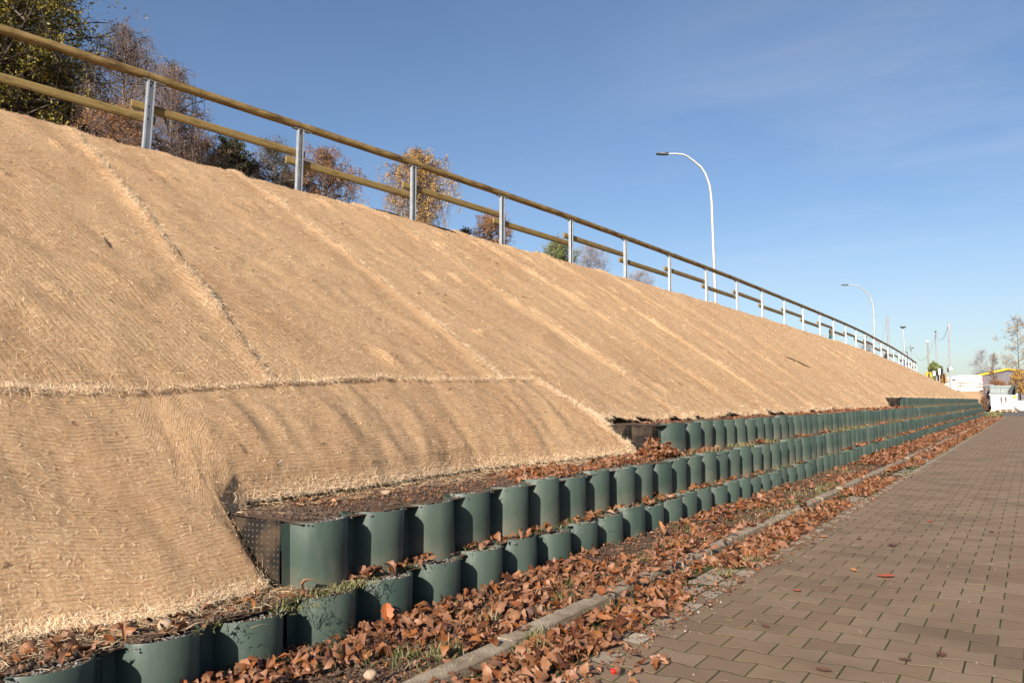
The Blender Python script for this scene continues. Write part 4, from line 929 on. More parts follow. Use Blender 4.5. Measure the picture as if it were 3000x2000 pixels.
# wires
def wire(P, label):
    pts = []
    for (x0, y0, z0), (x1, y1, z1), sag in P:
        a, b = Vector(at(x0, y0, z0)), Vector(at(x1, y1, z1))
        for k in range(13):
            f = k/12; p = a.lerp(b, f); p.z -= 4*sag*f*(1-f); pts.append(p)
    mb = MB(); o0 = pts[0]; mb.tube([p-o0 for p in pts], .022, 5); o = mb.build('wire', M['greypole']); o.location = o0; tag(o, label, 'wire')
wire([((2669, 1016, 115), (2741, 978, 108), 2.6)], 'sagging overhead wire between the thin pole and the pole behind the traffic lights')
wire([((2741, 978, 108), (2779, 948, 92), 1.3)], 'overhead wire rising to the tallest distant pole')
wire([((2607, 1035, 125), (2668, 1012, 115), .4)], 'overhead wire running left from the thin distant pole over the fence')
wire([((2599, 930, 84), (2578, 1010, 80), .2)], 'thin guy wire slanting down from the thick grey pole')

def signal_pair():
    Z = 96
    for (x, y, w, h, mm, lb) in ((2744, 1094, 10, 14, 'black', 'dark traffic light head facing left, left one of the pair by the shrub'), (2752, 1088, 7, 19, 'white', 'pale-backed traffic light head with three dark hoods, right one of the pair')):
        b = Vector(at(x, y, Z)); r0 = empty('traffic_signal', Vector((b.x, b.y, 2.2))); tag(r0, lb, 'traffic light'); C = b-Vector(r0.location); s = Z/F_S
        mb = MB(); mb.box(C, (w*s*.8, .2, h*s), rz=PHI); mb.build('signal_head', M[mm], r0, bevel=.04)
        mb = MB(); mb.tube([(0, 0, 0), C-Vector((0, 0, h*s/2))], .06, 8); mb.build('post', M['greypole'], r0)
        for k in (-1, 0, 1):
            side = 1 if mm == 'white' else -1
            c = C+Vector((0, 0, k*h*s*.31))+Vector(cR)*side*w*s*.5; h_ = MB(); h_.tube([c, c+Vector(cR)*side*.22], [.13, .15], 10); h_.build('hood', M['black' if mm == 'white' else 'white'], r0)
signal_pair()
def sign(x, y, w, h, Z, mm, label, ground=3.6):
    b = Vector(at(x, y, Z)); r0 = empty('road_sign', Vector((b.x, b.y, ground))); tag(r0, label, 'sign'); C = b-Vector(r0.location); s = Z/F_S
    mb = MB(); mb.box(C, (w*s, .04, h*s), rz=PHI); mb.build('sign_plate', M[mm], r0, bevel=.01)
    mb = MB(); mb.tube([Vector((0, 0, 0))+Vector(cF)*.07, C+Vector(cF)*.07+Vector((0, 0, h*s/2))], .035, 8); mb.build('post', M['steel'], r0)
sign(2649, 1066, 5, 11, 88, 'blue', 'blue road sign seen between the posts near the fence end')
sign(2675.5, 1058, 6, 5, 95, 'red', 'small red-edged sign seen through the last fence bays')
def skip_arms():
    Z = 88
    for (pts, lb) in (([(2712, 1105), (2716, 1089), (2720, 1089), (2716, 1106)], 'yellow slanted beam end standing behind the crest, left of the pale pole'), ([(2724, 1088), (2728, 1092), (2731, 1104), (2727, 1106)], 'dark yellow slanted beam end just right of the pale pole')):
        P = [Vector(at(x, y, Z)) for x, y in pts]; o0 = Vector((P[0].x, P[0].y, 2.6)); r0 = empty('yellow_beam', o0); tag(r0, lb, 'beam')
        V = [p-o0 for p in P]+[p-o0+Vector(cF)*.25 for p in P]; mb = MB(); mb.add(V, [(3, 2, 1, 0), (4, 5, 6, 7), (0, 1, 5, 4), (1, 2, 6, 5), (2, 3, 7, 6), (3, 0, 4, 7)]); mb.build('beam', M['yellow'], r0)
        a = (V[0]+V[3])/2; mb = MB(); mb.tube([(0, 0, 0), a+Vector(cF)*.12], .07, 6); mb.build('stand', M['rust'], r0)
skip_arms()

# ---------------------------------------------------------------- far bank with vehicles and guard rail
def bank():
    Z0, Z1 = 96, 128; xs = np.linspace(2600, 2935, 40)
    rows = []
    for x in xs:
        a = at(x, 1172, Z0-9); b = at(x, 1172, Z0); n = .05*fbm(np.array([x*.05]), np.array([3.]), 3)[0]
        rows.append([(a[0], a[1], -.1), (a[0]*.7+b[0]*.3, a[1]*.7+b[1]*.3, .75+n), (b[0], b[1], 2.05+n), tuple(at(x, 1172, Z0+3)[:2])+(2.1,), tuple(at(x, 1172, Z1+40)[:2])+(2.15,)])
    V = np.array(rows); Q = V.reshape(-1, 3); uv = np.stack([Q[:, 2]*1.5, Q[:, 1]+Q[:, 0]], 1)
    o = mesh('straw_mat', Q, grid(40, 5)[:, ::-1], M['mat_up'], smooth=True, uv=uv); tag(o, 'straw mat on the low bank below the white van and the far guard rail', 'straw mat', 'straw erosion mats laid down the embankment slope')
bank()
def far_fence():
    Z = 97; s = Z/F_S; xs = [2725, 2779, 2818, 2873, 2910, 2950]; yb = [1147, 1147, 1148, 1149, 1150, 1151]
    b0 = Vector(at(2779, 1147, Z)); root = empty('fence', b0); tag(root, 'short guard rail with timber rails in front of the white van on the far bank', 'fence')
    for x, y in zip(xs, yb):
        a = Vector(at(x, y, Z))-b0; mb = MB(); mb.box(a+Vector((0, 0, .45)), (.11, .08, 1.1), rz=PHI); mb.build('post', M['white'], root)
    for y0, y1, r, nm, mm in ((1119, 1124, .055, 'handrail', 'wood'), (1128, 1133, .05, 'lower_rail', 'wood_low'), (1125, 1128, .03, 'steel_rail', 'greypole'), (1140, 1143, .03, 'steel_rail', 'greypole')):
        mb = MB(); mb.tube([Vector(at(2700, y0-3, Z))-b0, Vector(at(2960, y1+4, Z))-b0], r, 8); mb.build(nm, M[mm], root)
far_fence()
def van():
    Z = 104; s = Z/F_S; b0 = Vector(at(2835, 1150, Z)); b0.z = 2.12; root = empty('van', b0, 0); tag(root, 'white high-roof delivery van facing left behind the far guard rail', 'van')
    ux, uz, uy = Vector(cR), Vector((0, 0, 1)), Vector((-cR[1], cR[0], 0))
    Mx = Matrix(((ux.x, uz.x, -uy.x, 0), (ux.y, uz.y, -uy.y, 0), (ux.z, uz.z, -uy.z, 0), (0, 0, 0, 1)))
    px = lambda x, y: ((x-2835)*s, (1150-y)*s+.0)
    prof = [(2778, 1146), (2777, 1128), (2785, 1119), (2790, 1110), (2799, 1104), (2808, 1102.3), (2845, 1101), (2879, 1101.5), (2882, 1112), (2883, 1146)]
    mb = MB(); mb.prism([px(*p) for p in prof], Mx, -2.0, 0); mb.build('body', M['white'], root, bevel=.08)
    mb = MB(); mb.prism([px(*p) for p in [(2787, 1117.5), (2792, 1113.5), (2801, 1112), (2801, 1118)]], Mx, 0, .02); mb.build('window', M['glass'], root)
    mb = MB(); mb.prism([px(*p) for p in [(2779, 1119), (2785, 1111), (2789, 1110.5), (2783, 1119)]], Mx, -1.8, -.2); 
    for x in (2803, 2842):
        mb = MB(); a = px(x, 1118); mb.prism([(a[0], .4), (a[0]+.02, .4), (a[0]+.02, 1.3), (a[0], 1.3)], Mx, 0, .012); mb.build('door_gap', M['greypole'], root)
    mb = MB(); mb.prism([px(2879, 1108), px(2881.8, 1108), px(2882, 1122), px(2879, 1122)], Mx, 0, .02); mb.build('tail_light', M['red'], root)
van()
def low_vehicle(x0, x1, yt, yb_, Z, label, name='trailer', text=None):
    s = Z/F_S; b0 = Vector(at((x0+x1)/2, 1150, Z)); b0.z = 2.12; root = empty(name, b0); tag(root, label, name)
    xm = (x0+x1)/2; ux, uz, uy = Vector(cR), Vector((0, 0, 1)), Vector((-cR[1], cR[0], 0)); Mx = Matrix(((ux.x, uz.x, -uy.x, 0), (ux.y, uz.y, -uy.y, 0), (0, 1, 0, 0), (0, 0, 0, 1)))
    px = lambda x, y: ((x-xm)*s, (1148-y)*s)
    mb = MB(); mb.prism([px(x0, yb_), px(x0+2, yt+2), px(x0+5, yt), px(x1-2, yt), px(x1, yt+3), px(x1, yb_)], Mx, -1.5, 0); mb.build('body', M['white'], root, bevel=.05)
    mb = MB(); mb.prism([px(x0+1, yb_-3.5), px(x1-1, yb_-3.5), px(x1-1, yb_-3), px(x0+1, yb_-3)], Mx, 0, .02); mb.build('trim', M['greypole'], root)
    mb = MB(); mb.prism([px(x0+2, 1148.6), px(x1-2, 1148.6), px(x1-2, yb_-.3), px(x0+2, yb_-.3)], Mx, -1.4, -.1); mb.build('underbody', M['black'], root)
    if not text:
        for k in range(9):
            mb = MB(); mb.prism([px(x0+6+k*5, yb_-6), px(x0+8.5+k*5, yb_-6), px(x0+8.5+k*5, yb_-8), px(x0+6+k*5, yb_-8)], Mx, 0, .012); mb.build('marking', M['greypole'], root)
    if text:
        cu = bpy.data.curves.new('lettering', 'FONT'); cu.body = text; cu.size = .42; cu.extrude = .004; cu.align_x = 'CENTER'
        o = bpy.data.objects.new('lettering', cu); COL.objects.link(o); dg = bpy.context.evaluated_depsgraph_get(); me = bpy.data.meshes.new_from_object(o.evaluated_get(dg)); bpy.data.objects.remove(o)
        o = bpy.data.objects.new('lettering', me); COL.objects.link(o); me.materials.clear(); me.materials.append(M['greypole']); o.parent = root
        o.matrix_local = Mx @ Matrix.Translation((0, px(0, yb_-5)[1], .012))
low_vehicle(2740, 2813, 1121, 1146, 99.5, 'low white van side with small dark lettering between the first far rail posts', 'car', 'debewen.com')
low_vehicle(2816, 2872, 1124, 1148, 100.5, 'low white van side with a row of dark marks, parked right of the lettered one', 'car', None)
def small_car():
    Z = 112; b0 = Vector(at(2772, 1118, Z)); b0.z = 2.12; root = empty('car', b0); tag(root, 'roof of a white car left of the delivery van', 'car'); s = Z/F_S
    z = lambda y: (1172-y)*s+EYE-2.12
    mb = MB(); mb.box((0, 0, z(1116)), (2.0, 1.5, .12), rz=PHI); mb.build('roof', M['white'], root, bevel=.04)
    mb = MB(); mb.box((0, 0, (z(1117.5)+z(1122))/2), (2.2, 1.55, z(1117.5)-z(1122)), rz=PHI); mb.build('window', M['glass'], root)
    mb = MB(); mb.box((0, 0, (z(1122)+.25)/2), (4.0, 1.7, z(1122)-.25), rz=PHI); mb.build('body', M['white'], root, bevel=.08)
small_car()

# ---------------------------------------------------------------- skips and compactor at the end of the yard
def compactor():
    Z = 76.0; s = Z/F_S; c = at(2935, 1205, Z); b0 = Vector((c[0], c[1], -.02)); yaw = PHI-.48
    root = empty('waste_compactor', b0, 0); tag(root, 'white waste compactor with open grey hopper standing on pallets at the end of the road', 'compactor')
    # local frame: X right across the picture, Y away, Z up
    e = Matrix.Rotation(R(1.5), 4, 'Z'); X = lambda px: (px-2937)*s*.86; Zz = lambda py: (1205-py)*s
    def bx(name, x0, x1, y0, y1, d0, d1, m, par=root, bev=.02):
        mb = MB(); mb.box(((X(x0)+X(x1))/2, (d0+d1)/2, (Zz(y0)+Zz(y1))/2), (X(x1)-X(x0), d1-d0, Zz(y1)-Zz(y0))); o = mb.build(name, M[m], par, bevel=bev)
        if par is root: o.matrix_local = e
        return o
    body = bx('body', 2907, 2982, 1201, 1156, 0, 5.0, 'white')
    for i, (x0, x1) in enumerate(((2924.5, 2925.1), (2959.6, 2960.2))): bx('seam', x0, x1, 1196, 1157, -.012, 0, 'steel', body, 0)
    for x0, x1 in ((2908, 2924), (2961, 2981)): bx('seam', x0, x1, 1181.6, 1181, -.012, 0, 'steel', body, 0)
    bx('side_frame', 2903, 2907, 1188, 1155, .1, .5, 'hopper'); bx('side_frame', 2981, 2986.5, 1186, 1155, .1, .5, 'hopper')
    bx('corner_cap', 2901, 2907.5, 1157, 1153.5, -.05, .35, 'white'); bx('corner_cap', 2980, 2985.5, 1157, 1152, -.05, .35, 'white')
    bx('hopper_back', 2905, 2979, 1155.5, 1127, 1.8, 1.9, 'hopper'); bx('hopper_side', 2903, 2905, 1155.5, 1127, .1, 1.9, 'hopper')
    mb = MB(); V = [(X(2979.5), .08, Zz(1155)), (X(2979.5), 1.85, Zz(1155)), (X(2979.5), 1.85, Zz(1127)), (X(2979.5), 1.3, Zz(1125)), (X(2979.5), .08, Zz(1125))]
    V = [Vector(v) for v in V]+[Vector(v)+Vector((.1, 0, 0)) for v in V]; mb.add(V, [(0, 1, 2, 3, 4), (9, 8, 7, 6, 5)]+[(i, (i+1) % 5+0, (i+1) % 5+5, i+5) for i in range(5)]); o = mb.build('hopper_side', M['black'], root); o.matrix_local = e  # right side coloured black, its unlit inner face painted in
    # flat black sheet, painted shade inside the right of the hopper
    mb = MB(); V = [(X(2957.5), 1.76, Zz(1155.5)), (X(2957), 1.76, Zz(1143)), (X(2970), 1.76, Zz(1127)), (X(2979), 1.76, Zz(1127)), (X(2979), 1.76, Zz(1155.5))]
    V = [Vector(v) for v in V]+[Vector(v)+Vector((0, .03, 0)) for v in V]; mb.add(V, [(0, 1, 2, 3, 4), (9, 8, 7, 6, 5)]+[(i, (i+1) % 5, (i+1) % 5+5, i+5) for i in range(5)]); o = mb.build('hopper_shade', M['black'], root); o.matrix_local = e
    bx('rib', 2935.5, 2936.5, 1150, 1133, 1.74, 1.8, 'clad'); bx('rib', 2905, 2957, 1151, 1150, 1.74, 1.8, 'clad'); bx('rib', 2905, 2965, 1133.4, 1132.6, 1.74, 1.8, 'clad')
    bx('label_plate', 2970, 2980, 1167, 1157, -.02, 0, 'yellow', root, 0); bx('frame_plate', 2911, 2921, 1176, 1166, -.015, 0, 'clad', root, 0); bx('notice', 2911.6, 2920.4, 1175.4, 1166.6, -.02, -.012, 'white', root, 0)
    for x in (2937, 2950.5):
        mb = MB(); mb.tube([(X(x), -.05, Zz(1160)), (X(x), -.06, Zz(1168)), (X(x+.2), -.05, Zz(1182)), ], [.05, .08, .03], 8); o = mb.build('hydraulic_hose', M['rust'], root); o.matrix_local = e
    mb = MB(); mb.tube([(X(2937), -.05, Zz(1182)), (X(2939), -.06, Zz(1184.2)), (X(2948), -.06, Zz(1184.2)), (X(2950.5), -.05, Zz(1182))], .03, 6); o = mb.build('tow_bar', M['rust'], root); o.matrix_local = e
    for x0, x1, y in ((2928, 2934, 1166), (2940, 2948, 1165), (2953, 2959, 1166), (2928, 2934, 1170), (2941, 2947, 1170), (2953, 2959, 1170)): bx('marking', x0, x1, y+.5, y-.4, -.012, 0, 'greypole', root, 0)
    for a in ((2929, 1181, 2933, 1178), (2954, 1178, 2959, 1181)):
        mb = MB(); mb.tube([(X(a[0]), -.03, Zz(a[1])), (X(a[2]), -.03, Zz(a[3]))], .03, 6); o = mb.build('hook', M['black'], root); o.matrix_local = e
    for i, (x0, x1, y0, y1, lb) in enumerate(((2903, 2919, 1205, 1200, 'timber support block under the left corner of the compactor'), (2975, 2988, 1205, 1201.2, 'timber support block under the right corner of the compactor'))):
        r2 = empty('timber_block', b0); tag(r2, lb, 'timber block'); mb = MB(); d0 = -.35 if i == 0 else -.2
        mb.box(((X(x0)+X(x1))/2, d0+.4, (Zz(y0)+Zz(y1))/2), (X(x1)-X(x0), .8, Zz(y1)-Zz(y0)-.002)); o = mb.build('block', M['pallet'], r2, bevel=.01); o.matrix_local = e
    pr = empty('pallet', b0); tag(pr, 'wooden pallet pushed under the front of the white compactor', 'pallet')
    for k, (y0, y1) in enumerate(((1198.2, 1196.6), (1202.5, 1201))):
        mb = MB(); mb.box(((X(2928)+X(2971))/2, -.55, (Zz(y0)+Zz(y1))/2), (X(2971)-X(2928), .9, Zz(y1)-Zz(y0))); o = mb.build('deck', M['pallet'], pr); o.matrix_local = e
    for x0, x1 in ((2930, 2936), (2949, 2953), (2966, 2971)):
        mb = MB(); mb.box(((X(x0)+X(x1))/2, -.55, Zz(1203.6)), (X(x1)-X(x0), .9, .09)); o = mb.build('block', M['pallet'], pr); o.matrix_local = e
        mb = MB(); mb.box(((X(x0)+X(x1))/2, -.55, Zz(1199.6)), (X(x1)-X(x0), .8, .08)); o = mb.build('block', M['pallet'], pr); o.matrix_local = e
    # dark skip to the left
    r3 = empty('skip_container', Vector(at(2897, 1204, 79))*Vector((1, 1, 0))+Vector((0, 0, -.02)) if False else Vector((*at(2897, 1204, 79)[:2], -.02))); tag(r3, 'tall dirty brown steel skip standing left of the white compactor', 'skip container')
    s2 = 79/F_S; H = 76*s2; W2 = 21*s2
    def b3(name, x0, x1, d0, d1, z0, z1, m, bev=.03):
        mb = MB(); mb.box(((x0+x1)/2, (d0+d1)/2, (z0+z1)/2), (x1-x0, d1-d0, z1-z0)); o = mb.build(name, M[m], r3, bevel=bev); o.matrix_local = e; return o
    b3('body', -.42, .45, 0, 6, .12, H, 'rust'); b3('rib', -.30, -.22, -.08, 0, .2, H-.1, 'clad_dark'); b3('rib', .06, .14, -.08, 0, .2, H-.1, 'clad_dark'); b3('top_rim', -.46, .50, -.06, 6.05, H, H+.09, 'greypole'); b3('skid', -.3, .35, -.02, 6, 0, .12, 'black')
    b3('ladder', .18, .40, -.14, -.08, .5, H-.3, 'clad')
    # white sack at the right edge
    c2 = at(2996, 1203, 75); r4 = empty('bulk_bag', (c2[0], c2[1], -.02)); tag(r4, 'bulging white bulk bag at the right edge beside the compactor', 'bag')
    bm = bmesh.new(); bmesh.ops.create_icosphere(bm, subdivisions=4, radius=.5)
    for v in bm.verts:
        n = v.co.normalized(); k = 1+.25*float(fbm(np.array([n.x*2+5]), np.array([n.y*2+n.z*2]), 3)[0]); v.co = Vector((n.x*.62*k, n.y*.6*k, .52+n.z*.55*k)); v.co.z = max(v.co.z, 0)
    me = bpy.data.meshes.new('bag'); bm.to_mesh(me); bm.free(); me.materials.append(M['white'])
    for f in me.polygons: f.use_smooth = True
    o = bpy.data.objects.new('bag', me); COL.objects.link(o); o.parent = r4
compactor()
def building():
    Z = 150; s = Z/F_S; b0 = Vector(at(2920, 1150, Z)); b0.z = 2.0; root = empty('warehouse', b0); tag(root, 'grey clad warehouse with bright yellow roof edge behind the van and trees', 'building')
    ux, uz, uy = Vector(cR), Vector((0, 0, 1)), Vector((-cR[1], cR[0], 0)); Mx = Matrix(((ux.x, uz.x, -uy.x, 0), (ux.y, uz.y, -uy.y, 0), (0, 1, 0, 0), (0, 0, 0, 1)))
    px = lambda x, y: ((x-2920)*s, (1172-y)*s+EYE-2.0)
    mb = MB(); mb.prism([px(2800, 1175), px(2800, 1114), px(2954, 1084), px(3110, 1108), px(3110, 1175)], Mx, -6, 0); mb.build('wall', M['clad'], root)
    mb = MB(); mb.prism([px(2798, 1116), px(2798, 1111.5), px(2954, 1078), px(3112, 1101), px(3112, 1105.5), px(2954, 1083)], Mx, -.4, .3); mb.build('roof_edge', M['yellow'], root)
    mb = MB(); mb.prism([px(2800, 1117), px(2800, 1115), px(2954, 1083.5), px(3110, 1107), px(3110, 1110), px(2954, 1087)], Mx, 0, .12); mb.build('fascia', M['clad_dark'], root)
    for i in range(9):
        x = 2830+i*14; mb = MB(); yb0 = 1135 if x < 2954 else 1135; a = px(x, 1142); c_ = px(x+8, 1134); mb.prism([(a[0], a[1]), (c_[0], a[1]), (c_[0], c_[1]), (a[0], c_[1])], Mx, 0, .05); mb.build('window', M['glass'], root)
building()

# ---------------------------------------------------------------- trees
def tree(label, x, ytop, Z, hw, leafm, barkm, nleaf_, lsize, droop=0.0, ground=3.7, name='tree', bare=False, group='trees beyond the fence', ybot=None, trunk_r=.16, seed=0, twigm=None, ncl=70, shape=1.0, lw=.6, offx=0, clump=.5):
    """x, ytop: where the crown stands in the photo, Z its depth, hw half width in photo pixels"""
    nleaf = int(nleaf_*1.9); lsize = lsize*1.15
    r = np.random.default_rng(100+seed); px = F_S/Z; ytop = ytop-.24*hw
    base = Vector(at(x, 1172, Z)); base.z = ground; top = Vector(at(x+offx, ytop, Z)).z; H = top-ground; Rr = hw/px
    root = empty(name, base); tag(root, label, 'tree' if name == 'tree' else 'shrub', group)
    zb = H*.25 if ybot is None else max(.3, (1172-ybot)/px+EYE-ground)
    ch = H-zb; tr = MB(); lm = MB(); tw = []; nt_ = max(10, int(ncl))
    # trunk
    lean = Vector((r.normal(0, .03), r.normal(0, .03), 1)); off = Vector(cR)*(offx/px)
    tp = [Vector((0, 0, 0)), Vector((lean.x*H*.3, lean.y*H*.3, H*.3)), off*.5+Vector((lean.x*H*.5, lean.y*H*.5, H*.6)), off+Vector((0, 0, H*.93))]
    def trunk_at(z):
        f = np.clip(z/(H*.93), 0, 1); k = [0, .3/.93, .6/.93, 1]; return Vector([float(np.interp(f, k, [p[j] for p in tp])) for j in range(3)])
    tr.tube([trunk_at(z) for z in np.linspace(0, H*.93, 9)], [trunk_r*(1-.85*i/8) for i in range(9)], 9)
    ends = []
    for i in range(nt_):
        f = (i+.5)/nt_; z0 = zb+ch*(f*.92); ang = i*2.399+r.normal(0, .4)
        prof = math.sin(math.pi*min(1, (.12+f*.88))**shape)**.6 if shape else 1
        rad = Rr*prof*r.uniform(.6, 1.0)
        st = trunk_at(max(.2, z0-rad*.35)); d = Vector((math.cos(ang), math.sin(ang), 0))
        rise = rad*r.uniform(.15, .75); e = st+d*rad+Vector((0, 0, rise)); e.z = min(e.z, H*.985)
        mid = st.lerp(e, .5)+Vector((r.normal(0, .06)*rad, r.normal(0, .06)*rad, rad*.12))
        r0 = trunk_r*.42*(1-.6*f)*min(1, rad/Rr+.2); lm.tube([st, mid, e], [r0, r0*.6, r0*.18], 5, caps=False)
        for k in range(5):
            g = r.uniform(.35, 1); p = st.lerp(mid, g*2) if g < .5 else mid.lerp(e, g*2-1)
            d2 = Vector((r.normal(), r.normal(), r.normal()*.5+.25)).normalized()*rad*r.uniform(.18, .42); q = p+d2
            if droop: q2 = q+Vector((d2.x*.3, d2.y*.3, -droop*r.uniform(.4, 1.2)))
            else: q2 = q+Vector((d2.x*.5, d2.y*.5, r.normal()*.15*rad*.4))
            lm.tube([p, q, q2], [r0*.35+.006, r0*.2+.004, .003], 3, caps=False); ends.append((p, q, q2))
    tr.build('trunk', M[barkm], root, smooth=True); lm.build('limbs', M['bark' if barkm in ('bark', 'birch') else barkm], root)
    # twigs
    E0 = np.array([[tuple(a) for a in t] for t in ends]); n = len(E0)
    ntw = 6 if not bare else 6
    idx = np.repeat(np.arange(n), ntw); g = r.uniform(.2, 1, len(idx))[:, None]
    P = E0[idx, 1]*(1-g)+E0[idx, 2]*g; Ld = (.09 if droop else .13)*Rr*r.uniform(.5, 1.6, len(idx))[:, None]+.12
    D = r.normal(0, 1, (len(idx), 3)); D[:, 2] += .5 if not droop else -.4; D /= np.linalg.norm(D, axis=1)[:, None]
    T1 = P+D*Ld; T2 = T1+(D*.6+np.array([0, 0, -1.6*droop if droop else .1]))*Ld
    if droop: T2[:, 2] -= droop*r.uniform(.2, .9, len(T2))
    wt = (.0022 if bare else .0035)*max(1, Z/36); sd2 = np.cross(D, cF); sd2 /= np.linalg.norm(sd2, axis=1)[:, None]+1e-6
    Vt = np.stack([P-sd2*wt*1.6, P+sd2*wt*1.6, T1-sd2*wt, T1+sd2*wt, T2-sd2*wt*.5, T2+sd2*wt*.5], 1).reshape(-1, 3); k6 = np.arange(len(P))[:, None]*6
    Ft = np.concatenate([k6+np.array([[0, 1, 3, 2]]), k6+np.array([[2, 3, 5, 4]])])
    mesh('twigs', Vt, Ft, M[twigm or 'twig'], root)
    if nleaf:
        # leaves gather in clumps along the twigs
        cw = r.random(len(P))**3.2*(r.random(len(P)) > .35); cw /= cw.sum(); ii = r.choice(len(P), nleaf, p=cw); g = r.random(nleaf)[:, None]
        A = np.where(r.random((nleaf, 1)) < .5, P[ii]*(1-g)+T1[ii]*g, T1[ii]*(1-g)+T2[ii]*g)+r.normal(0, clump*.12*Rr*.5+.02, (nleaf, 3))
        a = r.normal(0, 1, (nleaf, 3)); a /= np.linalg.norm(a, axis=1)[:, None]; b = np.cross(a, r.normal(0, 1, (nleaf, 3))); b /= np.linalg.norm(b, axis=1)[:, None]
        sz = lsize*r.uniform(.6, 1.3, nleaf)[:, None]; a = a*sz; b = b*sz*lw
        V = np.stack([A-a, A-b*.8, A+a, A+b*.8], 1).reshape(-1, 3); V[1::4] += (np.cross(a, b)*.25/sz); 
        mesh('crown', V, (np.arange(nleaf)[:, None]*4+np.arange(4)[None]), M[leafm], root)
    return root
tree('large oak with green and yellow leaves at the top left corner', -60, -160, 36, 390, 'oakleaf', 'bark', 34000, .075, ybot=330, trunk_r=.34, seed=1, ncl=120, shape=.8)
tree('dark leafy oak low at the left edge under the big oak', 60, 190, 40, 230, 'oakleaf', 'bark', 15000, .075, ybot=430, seed=2, ncl=60, trunk_r=.2)
tree('weeping birch with purplish drooping twigs, the taller one beside the oak', 350, 15, 37, 150, 'birchleaf', 'birch', 3000, .035, droop=.9, ybot=460, seed=3, ncl=80, lw=.55, offx=-20)
tree('weeping birch with purplish drooping twigs, the lower one behind the first fence post', 470, 130, 35, 120, 'birchleaf', 'birch', 2600, .035, droop=1.0, ybot=470, seed=4, ncl=70, lw=.55)
tree('low brown thicket right of the first fence post, against the crest', 520, 425, 41, 70, 'orangeleaf', 'bark', 1700, .04, ybot=500, seed=31, name='shrub', ncl=24)
tree('low rusty thicket between the dark tree and the bare one', 715, 462, 43, 60, 'birchleaf', 'bark', 1300, .04, ybot=530, seed=32, name='shrub', ncl=22)
tree('low orange thicket under the second fence bay, right of the bare tree', 850, 500, 45, 62, 'orangeleaf', 'bark', 2000, .04, ybot=560, seed=33, name='shrub', ncl=22)
tree('dark ivy coloured thicket at the left edge, low against the crest', 215, 330, 39, 110, 'darkleaf', 'bark', 5200, .05, ybot=420, seed=34, name='shrub', ncl=36)
tree('brown and orange bush behind the first visible fence post', 330, 330, 33, 120, 'orangeleaf', 'bark', 3600, .035, ybot=470, seed=5, name='shrub', ncl=36)
tree('reddish thin tree low behind the lower rail of the first bay', 560, 395, 39, 80, 'birchleaf', 'bark', 3500, .035, ybot=520, seed=6, ncl=40)
tree('dark green dense tree below the rail between first and second posts', 660, 400, 42, 62, 'darkleaf', 'bark', 9000, .05, ybot=540, seed=7, ncl=50)
tree('nearly bare dark tree left of the second fence post', 785, 405, 44, 85, 'darkleaf', 'bark', 1800, .04, ybot=560, seed=8, ncl=46, bare=True)
tree('orange leaved open tree just right of the second fence post', 935, 425, 46, 112, 'orangeleaf', 'bark', 5200, .042, droop=.3, ybot=600, seed=9, ncl=56)
tree('golden yellow birch behind the third fence post', 1215, 408, 46, 108, 'goldleaf', 'birch', 9000, .043, droop=.8, ybot=660, seed=10, ncl=80, twigm='twig')
tree('small dark shrub tip showing above the crest right of the golden birch', 1362, 655, 50, 22, 'darkleaf', 'bark', 900, .04, ybot=720, seed=11, ncl=14, name='shrub')
tree('small rusty brown tree at the fourth fence post', 1440, 628, 50, 70, 'orangeleaf', 'bark', 3000, .045, ybot=740, seed=12, ncl=36)
tree('young green pine tip left of the fifth fence post', 1640, 716, 52, 62, 'pine', 'bark', 3800, .05, ybot=800, seed=13, ncl=36)
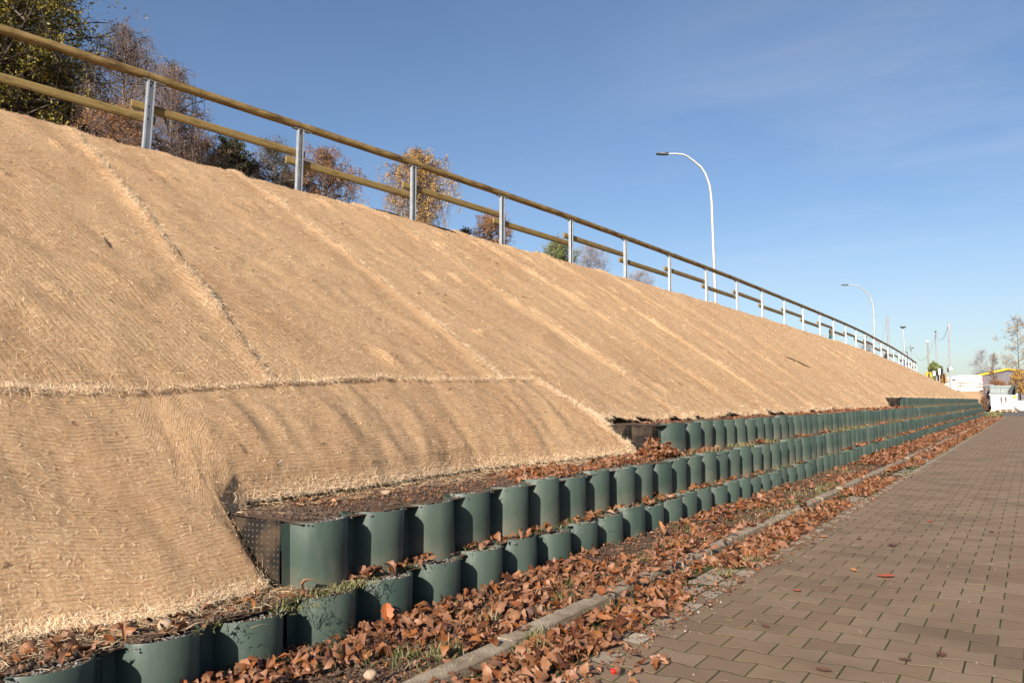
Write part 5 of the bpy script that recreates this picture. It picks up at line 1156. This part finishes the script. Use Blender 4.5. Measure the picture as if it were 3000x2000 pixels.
tree('bare grey shrub right of the fifth fence post', 1735, 722, 60, 66, None, 'pale_twig', 0, .04, ybot=800, seed=14, ncl=44, bare=True, name='shrub', twigm='pale_twig', trunk_r=.06)
tree('faint bare shrub between the sixth and seventh fence posts', 1880, 795, 70, 46, None, 'pale_twig', 0, .04, ybot=850, seed=15, ncl=30, bare=True, name='shrub', twigm='pale_twig', trunk_r=.06)
tree('bare bush seen through the fence left of the white signal mast', 2545, 1005, 90, 24, None, 'pale_twig', 0, .04, ybot=1040, seed=16, ncl=24, bare=True, name='shrub', twigm='pale_twig', trunk_r=.06)
tree('spiky green shrub around the far traffic lights', 2742, 1066, 98, 20, 'pine', 'bark', 2600, .10, ybot=1120, seed=17, ncl=26, ground=2.2, name='shrub', trunk_r=.08)
tree('low yellow green shrub at the end of the white van bonnet', 2762, 1100, 97, 12, 'goldleaf', 'bark', 700, .08, ybot=1125, seed=18, ncl=14, ground=2.2, name='shrub', trunk_r=.05)
tree('bare faint tree behind the yellow roof edge', 2882, 1030, 160, 34, None, 'pale_twig', 0, .04, ybot=1100, seed=19, ncl=30, bare=True, twigm='pale_twig', ground=2.2, trunk_r=.09)
tree('slender tree with sparse brown leaves in front of the yellow roof', 2915, 1035, 90, 26, 'orangeleaf', 'bark', 160, .06, ybot=1130, seed=20, ncl=16, ground=0.0, trunk_r=.07, bare=True)
tree('tall open tree with orange leaves at the right edge above the compactor', 2990, 925, 88, 58, 'goldleaf', 'bark', 620, .07, ybot=1120, seed=21, ncl=26, ground=0.0, trunk_r=.08, bare=True)
tree('dense golden brown bush behind the right end of the compactor', 2988, 1092, 86, 28, 'goldleaf', 'bark', 2600, .06, ybot=1150, seed=22, ncl=36, ground=0.0, name='shrub', trunk_r=.07)
tree('low orange bush behind the grey hopper', 2925, 1128, 84, 34, 'orangeleaf', 'bark', 1500, .055, ybot=1160, seed=23, ncl=30, ground=0.0, name='shrub', trunk_r=.05)
tree('dark brown bush between the tiers end and the dirty skip', 2882, 1165, 72, 11, 'orangeleaf', 'bark', 260, .045, ybot=1200, seed=24, ncl=20, ground=0.0, name='shrub', trunk_r=.04, bare=True)
